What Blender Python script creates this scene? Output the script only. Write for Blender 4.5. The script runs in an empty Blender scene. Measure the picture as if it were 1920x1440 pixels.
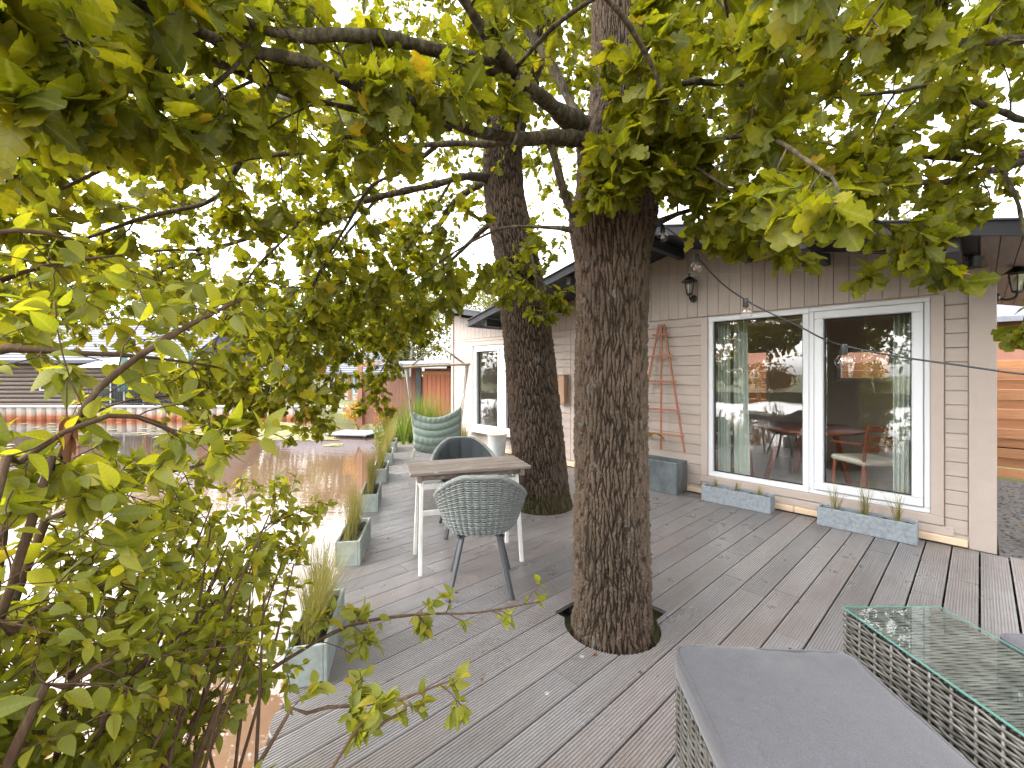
import bpy, math, random
import numpy as np
from mathutils import Vector, Matrix, noise as mnoise

SC = bpy.context.scene
COL = SC.collection
R = math.radians

# ------------------------------------------------------------------ camera
EYE = 1.45                     # lens height over the deck (deck top is z = 0)
FPX, CX, HOR = 807.0, 960.0, 700.0
cam_data = bpy.data.cameras.new("camera")
cam_data.sensor_width = 36.0
cam_data.lens = FPX / 1920.0 * 36.0
cam_data.shift_y = -20.0 / 1920.0
cam_data.clip_start, cam_data.clip_end = 0.05, 900.0
cam = bpy.data.objects.new("camera", cam_data)
COL.objects.link(cam)
cam.location = (0, 0, EYE)
cam.rotation_euler = (R(90), 0, 0)
SC.camera = cam

# ------------------------------------------------------------------ light: bright overcast day
SUN_EL, SUN_AZ = R(46), R(262)
world = bpy.data.worlds.new("World")
SC.world = world
world.use_nodes = True
wn, wl = world.node_tree.nodes, world.node_tree.links
wn.clear()
wo = wn.new("ShaderNodeOutputWorld")
wb = wn.new("ShaderNodeBackground")
sky = wn.new("ShaderNodeTexSky")
sky.sky_type = "NISHITA"
sky.sun_disc = False
sky.sun_elevation, sky.sun_rotation = SUN_EL, SUN_AZ
sky.air_density, sky.dust_density, sky.ozone_density = 1.0, 3.0, 1.0
hs = wn.new("ShaderNodeHueSaturation")           # an even cloud layer takes the blue out of the sky
hs.inputs["Saturation"].default_value = 0.10
wl.new(sky.outputs[0], hs.inputs["Color"])
wl.new(hs.outputs[0], wb.inputs[0])
wb.inputs[1].default_value = 0.15
wl.new(wb.outputs[0], wo.inputs[0])
sun_data = bpy.data.lights.new("sun", "SUN")
sun_data.energy, sun_data.angle, sun_data.color = 0.5, R(70), (1.0, 0.98, 0.95)
sun = bpy.data.objects.new("sun", sun_data)
COL.objects.link(sun)
sun.rotation_euler = Vector((-math.sin(SUN_AZ) * math.cos(SUN_EL), -math.cos(SUN_AZ) * math.cos(SUN_EL), -math.sin(SUN_EL))).to_track_quat("-Z", "Y").to_euler()
sun.location = (0, 0, 30)

SC.view_settings.view_transform = "Standard"
SC.view_settings.look = "None"
SC.view_settings.exposure = 2.88
SC.view_settings.gamma = 1.0
SC.view_settings.use_curve_mapping = False
SC.render.engine = "CYCLES"
cy = SC.cycles
cy.max_bounces, cy.diffuse_bounces, cy.glossy_bounces = 9, 5, 4
cy.transmission_bounces, cy.transparent_max_bounces = 6, 8
cy.caustics_reflective = cy.caustics_refractive = False
cy.sample_clamp_indirect = 6.0
cy.use_denoising = True

# ------------------------------------------------------------------ helpers
def G(px, py, z=0.0):
    """the point at height z seen at a picture position (only used to measure the place)"""
    y = (EYE - z) * FPX / (py - HOR)
    return Vector(((px - CX) / FPX * y, y, z))

def P(px, py, y):
    return Vector(((px - CX) / FPX * y, y, EYE + (HOR - py) / FPX * y))

def tag(o, label=None, cat=None, group=None, kind=None):
    if label: o["label"] = label
    if cat: o["category"] = cat
    if group: o["group"] = group
    if kind: o["kind"] = kind
    return o

def empty(name, loc=(0, 0, 0), rz=0.0, parent=None):
    o = bpy.data.objects.new(name, None)
    COL.objects.link(o)
    o.location, o.rotation_euler = loc, (0, 0, rz)
    o.empty_display_size = 0.1
    o.parent = parent
    return o

def link(name, me, parent=None):
    o = bpy.data.objects.new(name, me)
    COL.objects.link(o)
    o.parent = parent
    return o

def copy_tree(o, parent=None):
    c = o.copy()
    COL.objects.link(c)
    c.parent = parent
    for ch in list(o.children):
        copy_tree(ch, c)
    return c

def rot_z(a):
    c, s = math.cos(a), math.sin(a)
    return np.array(((c, -s, 0), (s, c, 0), (0, 0, 1.0)))

def unit(v):
    v = np.asarray(v, float)
    return v / max(1e-9, np.linalg.norm(v))

class MB:
    """collects shapes and links them as one mesh object"""
    def __init__(self):
        self.v, self.f, self.n = [], [], 0
    def add(self, V, F):
        V = np.asarray(V, float)
        self.v.append(V)
        k = self.n
        self.f += [tuple(int(i) + k for i in f) for f in F]
        self.n += len(V)
        return self
    def box(self, c, s, rot=None, ch=0.0):
        h = np.asarray(s, float) / 2
        if ch <= 0:
            V = np.array([(x, y, z) for x in (-1, 1) for y in (-1, 1) for z in (-1, 1)], float) * h
            F = [(0, 1, 3, 2), (4, 6, 7, 5), (0, 4, 5, 1), (2, 3, 7, 6), (0, 2, 6, 4), (1, 5, 7, 3)]
        else:
            ch = min(ch, 0.45 * min(s))
            V, ix = [], {}
            for sx in (-1, 1):
                for sy in (-1, 1):
                    for sz in (-1, 1):
                        sg = np.array((sx, sy, sz), float)
                        for a in range(3):
                            p = sg * (h - ch)
                            p[a] = sg[a] * h[a]
                            ix[(sx, sy, sz, a)] = len(V)
                            V.append(p)
            F = []
            for a in range(3):
                b, c2 = (a + 1) % 3, (a + 2) % 3
                for s0 in (-1, 1):
                    q = []
                    for (t, u) in ((-1, -1), (1, -1), (1, 1), (-1, 1)):
                        k = [0, 0, 0]
                        k[a], k[b], k[c2] = s0, t, u
                        q.append(ix[tuple(k) + (a,)])
                    F.append(q if s0 > 0 else q[::-1])
                    # edge strips between face axis a and axis b
                for s0 in (-1, 1):
                    for s1 in (-1, 1):
                        k1, k2 = [0, 0, 0], [0, 0, 0]
                        k1[a] = k2[a] = s0
                        k1[b] = k2[b] = s1
                        k1[c2], k2[c2] = -1, 1
                        q = [ix[tuple(k1) + (a,)], ix[tuple(k1) + (b,)], ix[tuple(k2) + (b,)], ix[tuple(k2) + (a,)]]
                        F.append(q if s0 * s1 > 0 else q[::-1])
            for sx in (-1, 1):
                for sy in (-1, 1):
                    for sz in (-1, 1):
                        q = [ix[(sx, sy, sz, a)] for a in range(3)]
                        F.append(q if sx * sy * sz > 0 else q[::-1])
            V = np.array(V)
        if rot is not None:
            V = V @ np.asarray(rot).T
        return self.add(V + np.asarray(c, float), F)
    def bar(self, a, b, w, t, up=(0, 0, 1), ch=0.0):
        """a squared bar from a to b, w wide across, t thick along up"""
        a, b = np.asarray(a, float), np.asarray(b, float)
        d = unit(b - a)
        x = np.cross(d, np.asarray(up, float))
        if np.linalg.norm(x) < 1e-6:
            x = np.cross(d, (1, 0, 0))
        x = unit(x)
        z = np.cross(x, d)
        return self.box((a + b) / 2, (w, np.linalg.norm(b - a), t), np.stack((x, d, z), 1), ch)
    def tube(self, pts, rad, sides=8, caps=True, squash=None):
        pts = np.asarray(pts, float)
        n = len(pts)
        rad = np.broadcast_to(np.asarray(rad, float), (n,))
        t = np.gradient(pts, axis=0)
        t /= np.maximum(1e-9, np.linalg.norm(t, axis=1))[:, None]
        up = np.array((0, 0, 1.0)) if abs(t[0][2]) < 0.9 else np.array((1.0, 0, 0))
        N = np.zeros((n, 3))
        x = unit(np.cross(t[0], up))
        for i in range(n):
            x = x - t[i] * np.dot(x, t[i])
            x = x / max(1e-9, math.sqrt(x @ x))
            N[i] = x
        B = np.cross(t, N)
        a = np.arange(sides) * 2 * math.pi / sides
        V = pts[:, None] + rad[:, None, None] * (np.cos(a)[None, :, None] * N[:, None] + np.sin(a)[None, :, None] * B[:, None])
        if squash is not None:
            V = pts[:, None] + (V - pts[:, None]) * np.asarray(squash)
        F = []
        for i in range(n - 1):
            for k in range(sides):
                k2 = (k + 1) % sides
                F.append((i * sides + k, i * sides + k2, (i + 1) * sides + k2, (i + 1) * sides + k))
        if caps:
            F.append(tuple(range(sides))[::-1])
            F.append(tuple((n - 1) * sides + k for k in range(sides)))
        return self.add(V.reshape(-1, 3), F)
    def lathe(self, prof, c=(0, 0, 0), sides=20, rot=None):
        a = np.arange(sides) * 2 * math.pi / sides
        V = np.array([(r * math.cos(t), r * math.sin(t), z) for r, z in prof for t in a])
        F = []
        for i in range(len(prof) - 1):
            for k in range(sides):
                k2 = (k + 1) % sides
                F.append((i * sides + k, i * sides + k2, (i + 1) * sides + k2, (i + 1) * sides + k))
        F.append(tuple(range(sides))[::-1])
        F.append(tuple((len(prof) - 1) * sides + k for k in range(sides)))
        if rot is not None:
            V = V @ np.asarray(rot).T
        return self.add(V + np.asarray(c, float), F)
    def grid(self, V, closed=False):
        """V is (rows, cols, 3)"""
        V = np.asarray(V, float)
        r, c = V.shape[:2]
        F = []
        for i in range(r - 1):
            for k in range(c if closed else c - 1):
                k2 = (k + 1) % c
                F.append((i * c + k, i * c + k2, (i + 1) * c + k2, (i + 1) * c + k))
        return self.add(V.reshape(-1, 3), F)
    def mesh(self, name, mat, smooth=False, sharp=None):
        me = bpy.data.meshes.new(name)
        me.from_pydata(np.concatenate(self.v).tolist() if self.v else [], [], self.f)
        if mat: me.materials.append(mat)
        if smooth:
            me.polygons.foreach_set("use_smooth", np.ones(len(me.polygons), bool))
            if sharp: me.set_sharp_from_angle(angle=R(sharp))
        me.update()
        return me
    def build(self, name, mat, parent=None, smooth=False, sharp=None):
        return link(name, self.mesh(name, mat, smooth, sharp), parent)

def big_mesh(name, V, F, mat, smooth=False, attrs=None):
    """fast mesh from arrays; F is (n, 3) or (n, 4)"""
    me = bpy.data.meshes.new(name)
    V = np.ascontiguousarray(V, np.float32)
    F = np.ascontiguousarray(F, np.int32)
    n, k = F.shape
    me.vertices.add(len(V)); me.vertices.foreach_set("co", V.ravel())
    me.loops.add(n * k); me.loops.foreach_set("vertex_index", F.ravel())
    me.polygons.add(n)
    me.polygons.foreach_set("loop_start", np.arange(0, n * k, k, dtype=np.int32))
    me.polygons.foreach_set("loop_total", np.full(n, k, np.int32))
    if smooth: me.polygons.foreach_set("use_smooth", np.ones(n, bool))
    if mat: me.materials.append(mat)
    for an, av in (attrs or {}).items():
        at = me.attributes.new(an, "FLOAT", "POINT")
        at.data.foreach_set("value", np.ascontiguousarray(av, np.float32))
    me.update(calc_edges=True)
    me.validate()
    return me

def spline(pts, step=0.06):
    """Catmull-Rom through rows of numbers (x, y, z, extra...)"""
    p = np.asarray(pts, float)
    p = np.vstack((2 * p[0] - p[1], p, 2 * p[-1] - p[-2]))
    out = []
    for i in range(1, len(p) - 2):
        n = max(2, int(np.linalg.norm(p[i + 1][:3] - p[i][:3]) / step))
        t = np.arange(n)[:, None] / n
        a, b, c, d = p[i - 1], p[i], p[i + 1], p[i + 2]
        out.append(0.5 * (2 * b + (c - a) * t + (2 * a - 5 * b + 4 * c - d) * t ** 2 + (3 * b - a - 3 * c + d) * t ** 3))
    out.append(p[-2][None])
    return np.concatenate(out)

# ------------------------------------------------------------------ materials
def mat(name):
    m = bpy.data.materials.new(name)
    m.use_nodes = True
    nt = m.node_tree
    b = nt.nodes["Principled BSDF"]
    return m, nt, b

def N(nt, typ, **kw):
    n = nt.nodes.new(typ)
    for k, v in kw.items():
        if k in n.inputs.keys():
            n.inputs[k].default_value = v
        else:
            setattr(n, k, v)
    return n

def coords(nt, scale=(1, 1, 1), which="Object", shift_per_object=True):
    tc = N(nt, "ShaderNodeTexCoord")
    mp = N(nt, "ShaderNodeMapping")
    mp.inputs["Scale"].default_value = scale
    nt.links.new(tc.outputs[which], mp.inputs["Vector"])
    if shift_per_object:
        oi = N(nt, "ShaderNodeObjectInfo")
        sc = N(nt, "ShaderNodeMath", operation="MULTIPLY")
        sc.inputs[1].default_value = 37.0
        nt.links.new(oi.outputs["Random"], sc.inputs[0])
        cb = N(nt, "ShaderNodeCombineXYZ")
        for k in range(3): nt.links.new(sc.outputs[0], cb.inputs[k])
        nt.links.new(cb.outputs[0], mp.inputs["Location"])
    return mp.outputs[0]

def noise(nt, vec, scale, detail=4.0, rough=0.6):
    n = N(nt, "ShaderNodeTexNoise", Scale=scale, Detail=detail, Roughness=rough)
    nt.links.new(vec, n.inputs["Vector"])
    return n.outputs["Fac"]

def ramp(nt, fac, stops):
    r = N(nt, "ShaderNodeValToRGB")
    e = r.color_ramp.elements
    while len(e) < len(stops): e.new(0.5)
    for i, (p, c) in enumerate(stops):
        e[i].position, e[i].color = p, (c if len(c) == 4 else (*c, 1))
    nt.links.new(fac, r.inputs[0])
    return r.outputs[0]

def mixc(nt, fac, a, b, blend="MIX"):
    m = N(nt, "ShaderNodeMix", data_type="RGBA", blend_type=blend)
    for s, v in ((m.inputs[0], fac), (m.inputs[6], a), (m.inputs[7], b)):
        if hasattr(v, "is_linked") or isinstance(v, bpy.types.NodeSocket): nt.links.new(v, s)
        else: s.default_value = v if isinstance(v, (int, float)) else (*v[:3], 1)
    return m.outputs[2]

def bump(nt, b, h, strength=0.3, dist=0.01):
    n = N(nt, "ShaderNodeBump", Strength=strength, Distance=dist)
    nt.links.new(h, n.inputs["Height"])
    nt.links.new(n.outputs[0], b.inputs["Normal"])

def simple(name, col, rough=0.6, var=0.12, scale=(8, 8, 8), metal=0.0, bmp=0.15, per=0.08, spec=0.4, dist=0.004):
    """a base colour with soft noise, a small step from object to object, fine relief"""
    m, nt, b = mat(name)
    v = coords(nt, scale)
    f = noise(nt, v, 1.0, 6, 0.65)
    lo = tuple(c * (1 - var) for c in col); hi = tuple(min(1, c * (1 + var)) for c in col)
    c = ramp(nt, f, [(0.3, lo), (0.7, hi)])
    if per:
        oi = N(nt, "ShaderNodeObjectInfo")
        mr = N(nt, "ShaderNodeMapRange")
        mr.inputs[3].default_value, mr.inputs[4].default_value = 1 - per, 1 + per
        nt.links.new(oi.outputs["Random"], mr.inputs[0])
        cb = N(nt, "ShaderNodeCombineColor")
        for k in range(3): nt.links.new(mr.outputs[0], cb.inputs[k])
        c = mixc(nt, 1.0, c, cb.outputs[0], "MULTIPLY")
    nt.links.new(c, b.inputs["Base Color"])
    b.inputs["Roughness"].default_value = rough
    b.inputs["Metallic"].default_value = metal
    b.inputs["Specular IOR Level"].default_value = spec
    if bmp: bump(nt, b, noise(nt, v, 4.0, 5, 0.7), bmp, dist)
    return m

M = {}
M["wall"] = simple("painted_board", (0.36, 0.299, 0.263), 0.55, 0.085, (3, 3, 30), bmp=0.12, per=0.03)
M["wall_v"] = simple("painted_upright_board", (0.36, 0.299, 0.263), 0.55, 0.085, (30, 30, 3), bmp=0.12, per=0.03)
M["trim"] = simple("painted_trim", (0.37, 0.307, 0.27), 0.5, 0.04, (10, 10, 10), bmp=0.08, per=0.02)
M["skirt"] = simple("raw_skirting_wood", (0.58, 0.43, 0.30), 0.6, 0.1, (4, 30, 30), per=0.04)
M["upvc"] = simple("white_upvc", (0.60, 0.61, 0.63), 0.3, 0.02, bmp=0.0, per=0.0)
M["gasket"] = simple("rubber_gasket", (0.02, 0.02, 0.022), 0.6, 0.1, per=0)
M["roofing"] = simple("black_roof_board", (0.018, 0.019, 0.024), 0.55, 0.3, (4, 4, 4), per=0.15)
M["rafter"] = simple("stained_rafter", (0.028, 0.028, 0.032), 0.6, 0.3, (20, 3, 20), per=0.2)
M["felt"] = simple("roof_felt", (0.10, 0.11, 0.13), 0.8, 0.25, (6, 6, 6))
M["soffit"] = simple("weathered_soffit_board", (0.22, 0.18, 0.155), 0.7, 0.15, (20, 3, 20))
M["zinc"] = simple("aged_zinc", (0.15, 0.172, 0.18), 0.45, 0.35, (5, 5, 3), metal=0.55, per=0.0)
M["concrete"] = simple("fibre_cement", (0.25, 0.285, 0.27), 0.75, 0.22, (14, 14, 14), bmp=0.3, per=0.05)
M["slate"] = simple("grey_blue_cement", (0.19, 0.215, 0.235), 0.7, 0.3, (30, 30, 30), bmp=0.3, per=0.03)
M["soil"] = simple("potting_soil", (0.03, 0.022, 0.016), 0.95, 0.5, (40, 40, 40), bmp=0.8, dist=0.02)
M["black_metal"] = simple("black_metal", (0.013, 0.014, 0.015), 0.35, 0.2, bmp=0.05, per=0)
M["leg_metal"] = simple("anthracite_metal", (0.045, 0.05, 0.056), 0.38, 0.1, bmp=0.04, per=0)
M["trellis"] = simple("red_brown_trellis_wood", (0.30, 0.115, 0.065), 0.55, 0.25, (60, 60, 8))
M["fence"] = simple("larch_fence_board", (0.40, 0.19, 0.085), 0.6, 0.22, (5, 40, 40), per=0.14)
M["fence_pale"] = simple("pale_red_fence_board", (0.30, 0.155, 0.115), 0.7, 0.15, (40, 40, 4), per=0.12)
M["door_red"] = simple("orange_stained_door_board", (0.33, 0.115, 0.06), 0.6, 0.2, (40, 40, 4), per=0.08)
M["white_paint"] = simple("chipped_white_paint", (0.66, 0.65, 0.61), 0.55, 0.18, (25, 25, 8), per=0.04)
M["cushion_green"] = simple("sage_canvas", (0.20, 0.255, 0.225), 0.85, 0.08, (30, 30, 30), bmp=0.25, per=0.02)
M["cushion_dark"] = simple("charcoal_cushion_fabric", (0.035, 0.042, 0.046), 0.9, 0.15, (50, 50, 50), bmp=0.3, per=0.02)
M["rope"] = simple("cotton_rope", (0.50, 0.46, 0.41), 0.9, 0.1, (90, 90, 90), per=0.05)
M["pole"] = simple("pale_wood_rod", (0.52, 0.40, 0.28), 0.5, 0.15, (40, 40, 40))
M["dark_wood"] = simple("red_brown_table_wood", (0.27, 0.085, 0.05), 0.35, 0.3, (6, 40, 40))
M["int_wall"] = simple("interior_wall", (0.55, 0.48, 0.42), 0.8, 0.05, per=0)
M["int_floor"] = simple("interior_floor", (0.62, 0.59, 0.56), 0.5, 0.15, (3, 12, 3), per=0)
M["cream"] = simple("cream_seat", (0.62, 0.56, 0.47), 0.8, 0.08)
M["white_plaster"] = simple("white_render", (0.50, 0.49, 0.475), 0.8, 0.05)
M["far_roof"] = simple("grey_blue_shingle", (0.13, 0.135, 0.165), 0.7, 0.25, (3, 3, 3), per=0.12)
M["log"] = simple("grey_brown_log", (0.19, 0.15, 0.135), 0.8, 0.2, (3, 20, 20), per=0.12)
M["brick_red"] = simple("red_brown_render", (0.22, 0.10, 0.07), 0.8, 0.15, (4, 4, 4))
M["dark_glass"] = simple("dark_window_glass", (0.03, 0.035, 0.04), 0.08, 0.1, bmp=0, spec=0.8)
M["parasol"] = simple("blue_green_parasol_cloth", (0.11, 0.20, 0.20), 0.8, 0.12)
M["lichen_grey"] = simple("grey_pot", (0.45, 0.47, 0.47), 0.7, 0.1)
M["copper_strip"] = simple("brass_filament", (0.75, 0.30, 0.10), 0.4, 0.05, metal=0.6, per=0)
M["gravel"] = simple("grey_gravel", (0.20, 0.187, 0.177), 0.9, 0.5, (30, 30, 30), bmp=0.9, dist=0.03, per=0)
M["box_wood"] = simple("brown_box_wood", (0.30, 0.18, 0.11), 0.6, 0.2, (30, 30, 4))
M["lamp_glass"] = simple("frosted_lamp_glass", (0.62, 0.66, 0.66), 0.15, 0.05, bmp=0, spec=0.6, per=0)

def deck_mat():
    m, nt, b = mat("grooved_composite_plank")
    v = coords(nt, (40, 1.2, 1))
    v2 = coords(nt, (2.0, 1.3, 1))
    v3 = coords(nt, (1, 1, 1))
    oi = N(nt, "ShaderNodeObjectInfo")
    base = ramp(nt, oi.outputs["Random"], [(0.0, (0.180, 0.170, 0.170)), (0.45, (0.218, 0.208, 0.209)), (0.8, (0.224, 0.200, 0.195)), (1.0, (0.250, 0.240, 0.242))])
    c = mixc(nt, 0.5, base, ramp(nt, noise(nt, v, 1.0, 6, 0.7), [(0.25, (0.6, 0.6, 0.6)), (0.75, (1.25, 1.24, 1.22))]), "MULTIPLY")
    st = ramp(nt, noise(nt, v2, 1.6, 6, 0.7), [(0.42, (1, 1, 1)), (0.7, (0.80, 0.72, 0.66))])
    c = mixc(nt, 0.8, c, st, "MULTIPLY")
    sp = N(nt, "ShaderNodeTexVoronoi", Scale=4.2)
    nt.links.new(v3, sp.inputs["Vector"])
    sn = noise(nt, v3, 42.0, 2, 0.5)
    ad = N(nt, "ShaderNodeMath", operation="MULTIPLY_ADD")
    ad.inputs[1].default_value, ad.inputs[2].default_value = 0.055, -0.02
    nt.links.new(sn, ad.inputs[0])
    sm = N(nt, "ShaderNodeMath", operation="ADD")
    nt.links.new(sp.outputs["Distance"], sm.inputs[0]); nt.links.new(ad.outputs[0], sm.inputs[1])
    spot = ramp(nt, sm.outputs[0], [(0.050, (0.8, 0.8, 0.8)), (0.060, (0, 0, 0))])
    c = mixc(nt, spot, c, (0.45, 0.45, 0.43))
    nt.links.new(c, b.inputs["Base Color"])
    b.inputs["Roughness"].default_value = 0.42
    b.inputs["Specular IOR Level"].default_value = 1.0
    nt.links.new(ramp(nt, noise(nt, v2, 3.0, 5, 0.6), [(0.3, (0.24,) * 3), (0.75, (0.46,) * 3)]), b.inputs["Roughness"])
    bump(nt, b, noise(nt, v, 3.0, 6, 0.75), 0.25, 0.002)
    return m
M["deck"] = deck_mat()

def weathered_wood():
    m, nt, b = mat("weathered_table_wood")
    v = coords(nt, (2.0, 34, 34))
    c = ramp(nt, noise(nt, v, 1.2, 8, 0.7), [(0.28, (0.085, 0.058, 0.042)), (0.52, (0.19, 0.147, 0.118)), (0.74, (0.33, 0.29, 0.255))])
    v2 = coords(nt, (5, 16, 16))
    c = mixc(nt, ramp(nt, noise(nt, v2, 2.0, 6, 0.7), [(0.58, (0, 0, 0)), (0.68, (0.75,) * 3)]), c, (0.46, 0.43, 0.39))
    nt.links.new(c, b.inputs["Base Color"])
    b.inputs["Roughness"].default_value = 0.6
    bump(nt, b, noise(nt, v, 3.0, 8, 0.75), 0.5, 0.003)
    return m
M["old_wood"] = weathered_wood()

def bark_mat(name, dark, mid, light, moss=0.0, st=(0.50, 0.82, 1.12)):
    """bark: darker in the furrows, paler on the ridges; lichen and moss by place"""
    m, nt, b = mat(name)
    v = coords(nt, (1, 1, 1), shift_per_object=False)
    v2 = coords(nt, (38, 38, 11), shift_per_object=False)
    at = N(nt, "ShaderNodeAttribute", attribute_name="ridge")
    f = noise(nt, v2, 1.0, 8, 0.72)
    ad = N(nt, "ShaderNodeMath", operation="ADD")
    ml = N(nt, "ShaderNodeMath", operation="MULTIPLY"); ml.inputs[1].default_value = 0.62
    nt.links.new(at.outputs["Fac"], ml.inputs[0])
    nt.links.new(ml.outputs[0], ad.inputs[0]); nt.links.new(f, ad.inputs[1])
    c = ramp(nt, ad.outputs[0], [(st[0], dark), (st[1], mid), (st[2], light)])
    big = noise(nt, v, 2.2, 3, 0.5)
    c = mixc(nt, 0.75, c, ramp(nt, big, [(0.35, (0.74, 0.76, 0.70)), (0.65, (1.15, 1.08, 1.03))]), "MULTIPLY")
    li = noise(nt, v, 9.0, 5, 0.62)
    c = mixc(nt, ramp(nt, li, [(0.655, (0, 0, 0)), (0.69, (0.6,) * 3)]), c, (0.15, 0.16, 0.14))
    if moss:
        g = N(nt, "ShaderNodeNewGeometry")
        sx = N(nt, "ShaderNodeSeparateXYZ"); nt.links.new(g.outputs["Position"], sx.inputs[0])
        mr = N(nt, "ShaderNodeMapRange"); mr.inputs[1].default_value, mr.inputs[2].default_value = moss, -0.05
        nt.links.new(sx.outputs[2], mr.inputs[0])
        a2 = N(nt, "ShaderNodeMath", operation="ADD"); nt.links.new(mr.outputs[0], a2.inputs[0])
        nt.links.new(noise(nt, v, 7.0, 5, 0.6), a2.inputs[1])
        c = mixc(nt, ramp(nt, a2.outputs[0], [(0.86, (0, 0, 0)), (1.0, (0.55,) * 3)]), c, (0.036, 0.035, 0.009))
    nt.links.new(c, b.inputs["Base Color"])
    b.inputs["Roughness"].default_value = 0.88
    b.inputs["Specular IOR Level"].default_value = 0.2
    bump(nt, b, f, 0.9, 0.006)
    return m
M["bark"] = bark_mat("oak_bark", (0.013, 0.0095, 0.007), (0.050, 0.034, 0.024), (0.108, 0.080, 0.060))
M["bark_moss"] = bark_mat("mossy_oak_bark", (0.012, 0.009, 0.0065), (0.042, 0.029, 0.021), (0.09, 0.066, 0.05), 0.42)
M["twig"] = bark_mat("oak_twig_bark", (0.016, 0.013, 0.009), (0.058, 0.047, 0.030), (0.14, 0.12, 0.08), 0.0, (0.34, 0.5, 0.68))
M["bush_stem"] = bark_mat("reddish_shrub_stem", (0.06, 0.035, 0.02), (0.075, 0.045, 0.028), (0.13, 0.09, 0.06), 0.0, (0.34, 0.5, 0.68))

def leaf_mat(name, stops, trans=0.5, tcol=(1.35, 1.25, 0.45), gloss=0.014, vein=True, rough=0.5):
    m, nt, b = mat(name)
    nt.nodes.remove(b)
    out = nt.nodes["Material Output"]
    at = N(nt, "ShaderNodeAttribute", attribute_name="tone")
    oi = N(nt, "ShaderNodeObjectInfo")
    ad = N(nt, "ShaderNodeMath", operation="ADD"); fr = N(nt, "ShaderNodeMath", operation="FRACT")
    nt.links.new(at.outputs["Fac"], ad.inputs[0]); nt.links.new(oi.outputs["Random"], ad.inputs[1])
    nt.links.new(ad.outputs[0], fr.inputs[0])
    c = ramp(nt, fr.outputs[0], stops)
    v = coords(nt, (60, 60, 60))
    c = mixc(nt, 0.6, c, ramp(nt, noise(nt, v, 1.0, 3, 0.6), [(0.3, (0.78, 0.8, 0.75)), (0.7, (1.15, 1.12, 1.1))]), "MULTIPLY")
    if vein:
        av = N(nt, "ShaderNodeAttribute", attribute_name="vein")
        c = mixc(nt, ramp(nt, av.outputs["Fac"], [(0.80, (0, 0, 0)), (0.95, (0.4,) * 3)]), c, (0.25, 0.26, 0.09))
        sv = N(nt, "ShaderNodeAttribute", attribute_name="rib")
        f1 = N(nt, "ShaderNodeMath", operation="FRACT"); nt.links.new(sv.outputs["Fac"], f1.inputs[0])
        c = mixc(nt, ramp(nt, f1.outputs[0], [(0.0, (0.28,) * 3), (0.12, (0, 0, 0)), (0.88, (0, 0, 0)), (1.0, (0.28,) * 3)]), c, (0.05, 0.06, 0.01))
    d = N(nt, "ShaderNodeBsdfDiffuse"); t = N(nt, "ShaderNodeBsdfTranslucent"); g = N(nt, "ShaderNodeBsdfGlossy", Roughness=rough)
    nt.links.new(c, d.inputs["Color"])
    nt.links.new(mixc(nt, 1.0, c, tcol, "MULTIPLY"), t.inputs["Color"])
    m1 = N(nt, "ShaderNodeMixShader"); m1.inputs[0].default_value = trans
    nt.links.new(d.outputs[0], m1.inputs[1]); nt.links.new(t.outputs[0], m1.inputs[2])
    m2 = N(nt, "ShaderNodeMixShader"); m2.inputs[0].default_value = gloss
    nt.links.new(m1.outputs[0], m2.inputs[1]); nt.links.new(g.outputs[0], m2.inputs[2])
    nt.links.new(m2.outputs[0], out.inputs["Surface"])
    return m
M["oak_leaf"] = leaf_mat("oak_leaf", [(0.0, (0.098, 0.116, 0.007)), (0.4, (0.150, 0.166, 0.010)), (0.8, (0.200, 0.205, 0.012)), (0.97, (0.24, 0.23, 0.016)), (1.0, (0.32, 0.22, 0.02))], 0.62)
M["bush_leaf"] = leaf_mat("shrub_leaf", [(0.0, (0.165, 0.195, 0.017)), (0.5, (0.245, 0.268, 0.024)), (0.95, (0.32, 0.32, 0.032)), (1.0, (0.44, 0.33, 0.03))], 0.64, gloss=0.02)
M["grass_blade"] = leaf_mat("dry_grass_blade", [(0.0, (0.14, 0.15, 0.04)), (0.5, (0.21, 0.205, 0.07)), (1.0, (0.31, 0.26, 0.125))], 0.4, vein=False)
M["green_grass"] = leaf_mat("lush_grass_blade", [(0.0, (0.08, 0.13, 0.02)), (0.5, (0.12, 0.18, 0.032)), (1.0, (0.19, 0.225, 0.065))], 0.4, vein=False)
M["far_leaf"] = leaf_mat("birch_foliage", [(0.0, (0.10, 0.115, 0.04)), (0.5, (0.145, 0.155, 0.055)), (1.0, (0.21, 0.195, 0.08))], 0.45, vein=False)
M["dark_leaf"] = leaf_mat("dark_tree_foliage", [(0.0, (0.05, 0.075, 0.018)), (0.5, (0.085, 0.11, 0.028)), (1.0, (0.14, 0.15, 0.04))], 0.35, vein=False)
M["rust_leaf"] = leaf_mat("russet_foliage", [(0.0, (0.22, 0.10, 0.02)), (0.5, (0.34, 0.18, 0.04)), (1.0, (0.45, 0.28, 0.06))], 0.4, vein=False)
M["pink_leaf"] = leaf_mat("red_shrub_foliage", [(0.0, (0.24, 0.04, 0.035)), (0.5, (0.34, 0.09, 0.075)), (1.0, (0.40, 0.20, 0.14))], 0.4, vein=False)
M["lily"] = leaf_mat("lily_pad", [(0.0, (0.15, 0.16, 0.06)), (0.5, (0.22, 0.215, 0.10)), (0.85, (0.30, 0.28, 0.16)), (1.0, (0.38, 0.23, 0.07))], 0.1, gloss=0.25, vein=False, rough=0.25)
M["dead_leaf"] = leaf_mat("withered_brown_leaf", [(0.0, (0.10, 0.035, 0.015)), (1.0, (0.19, 0.075, 0.03))], 0.3, vein=False)

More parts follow.
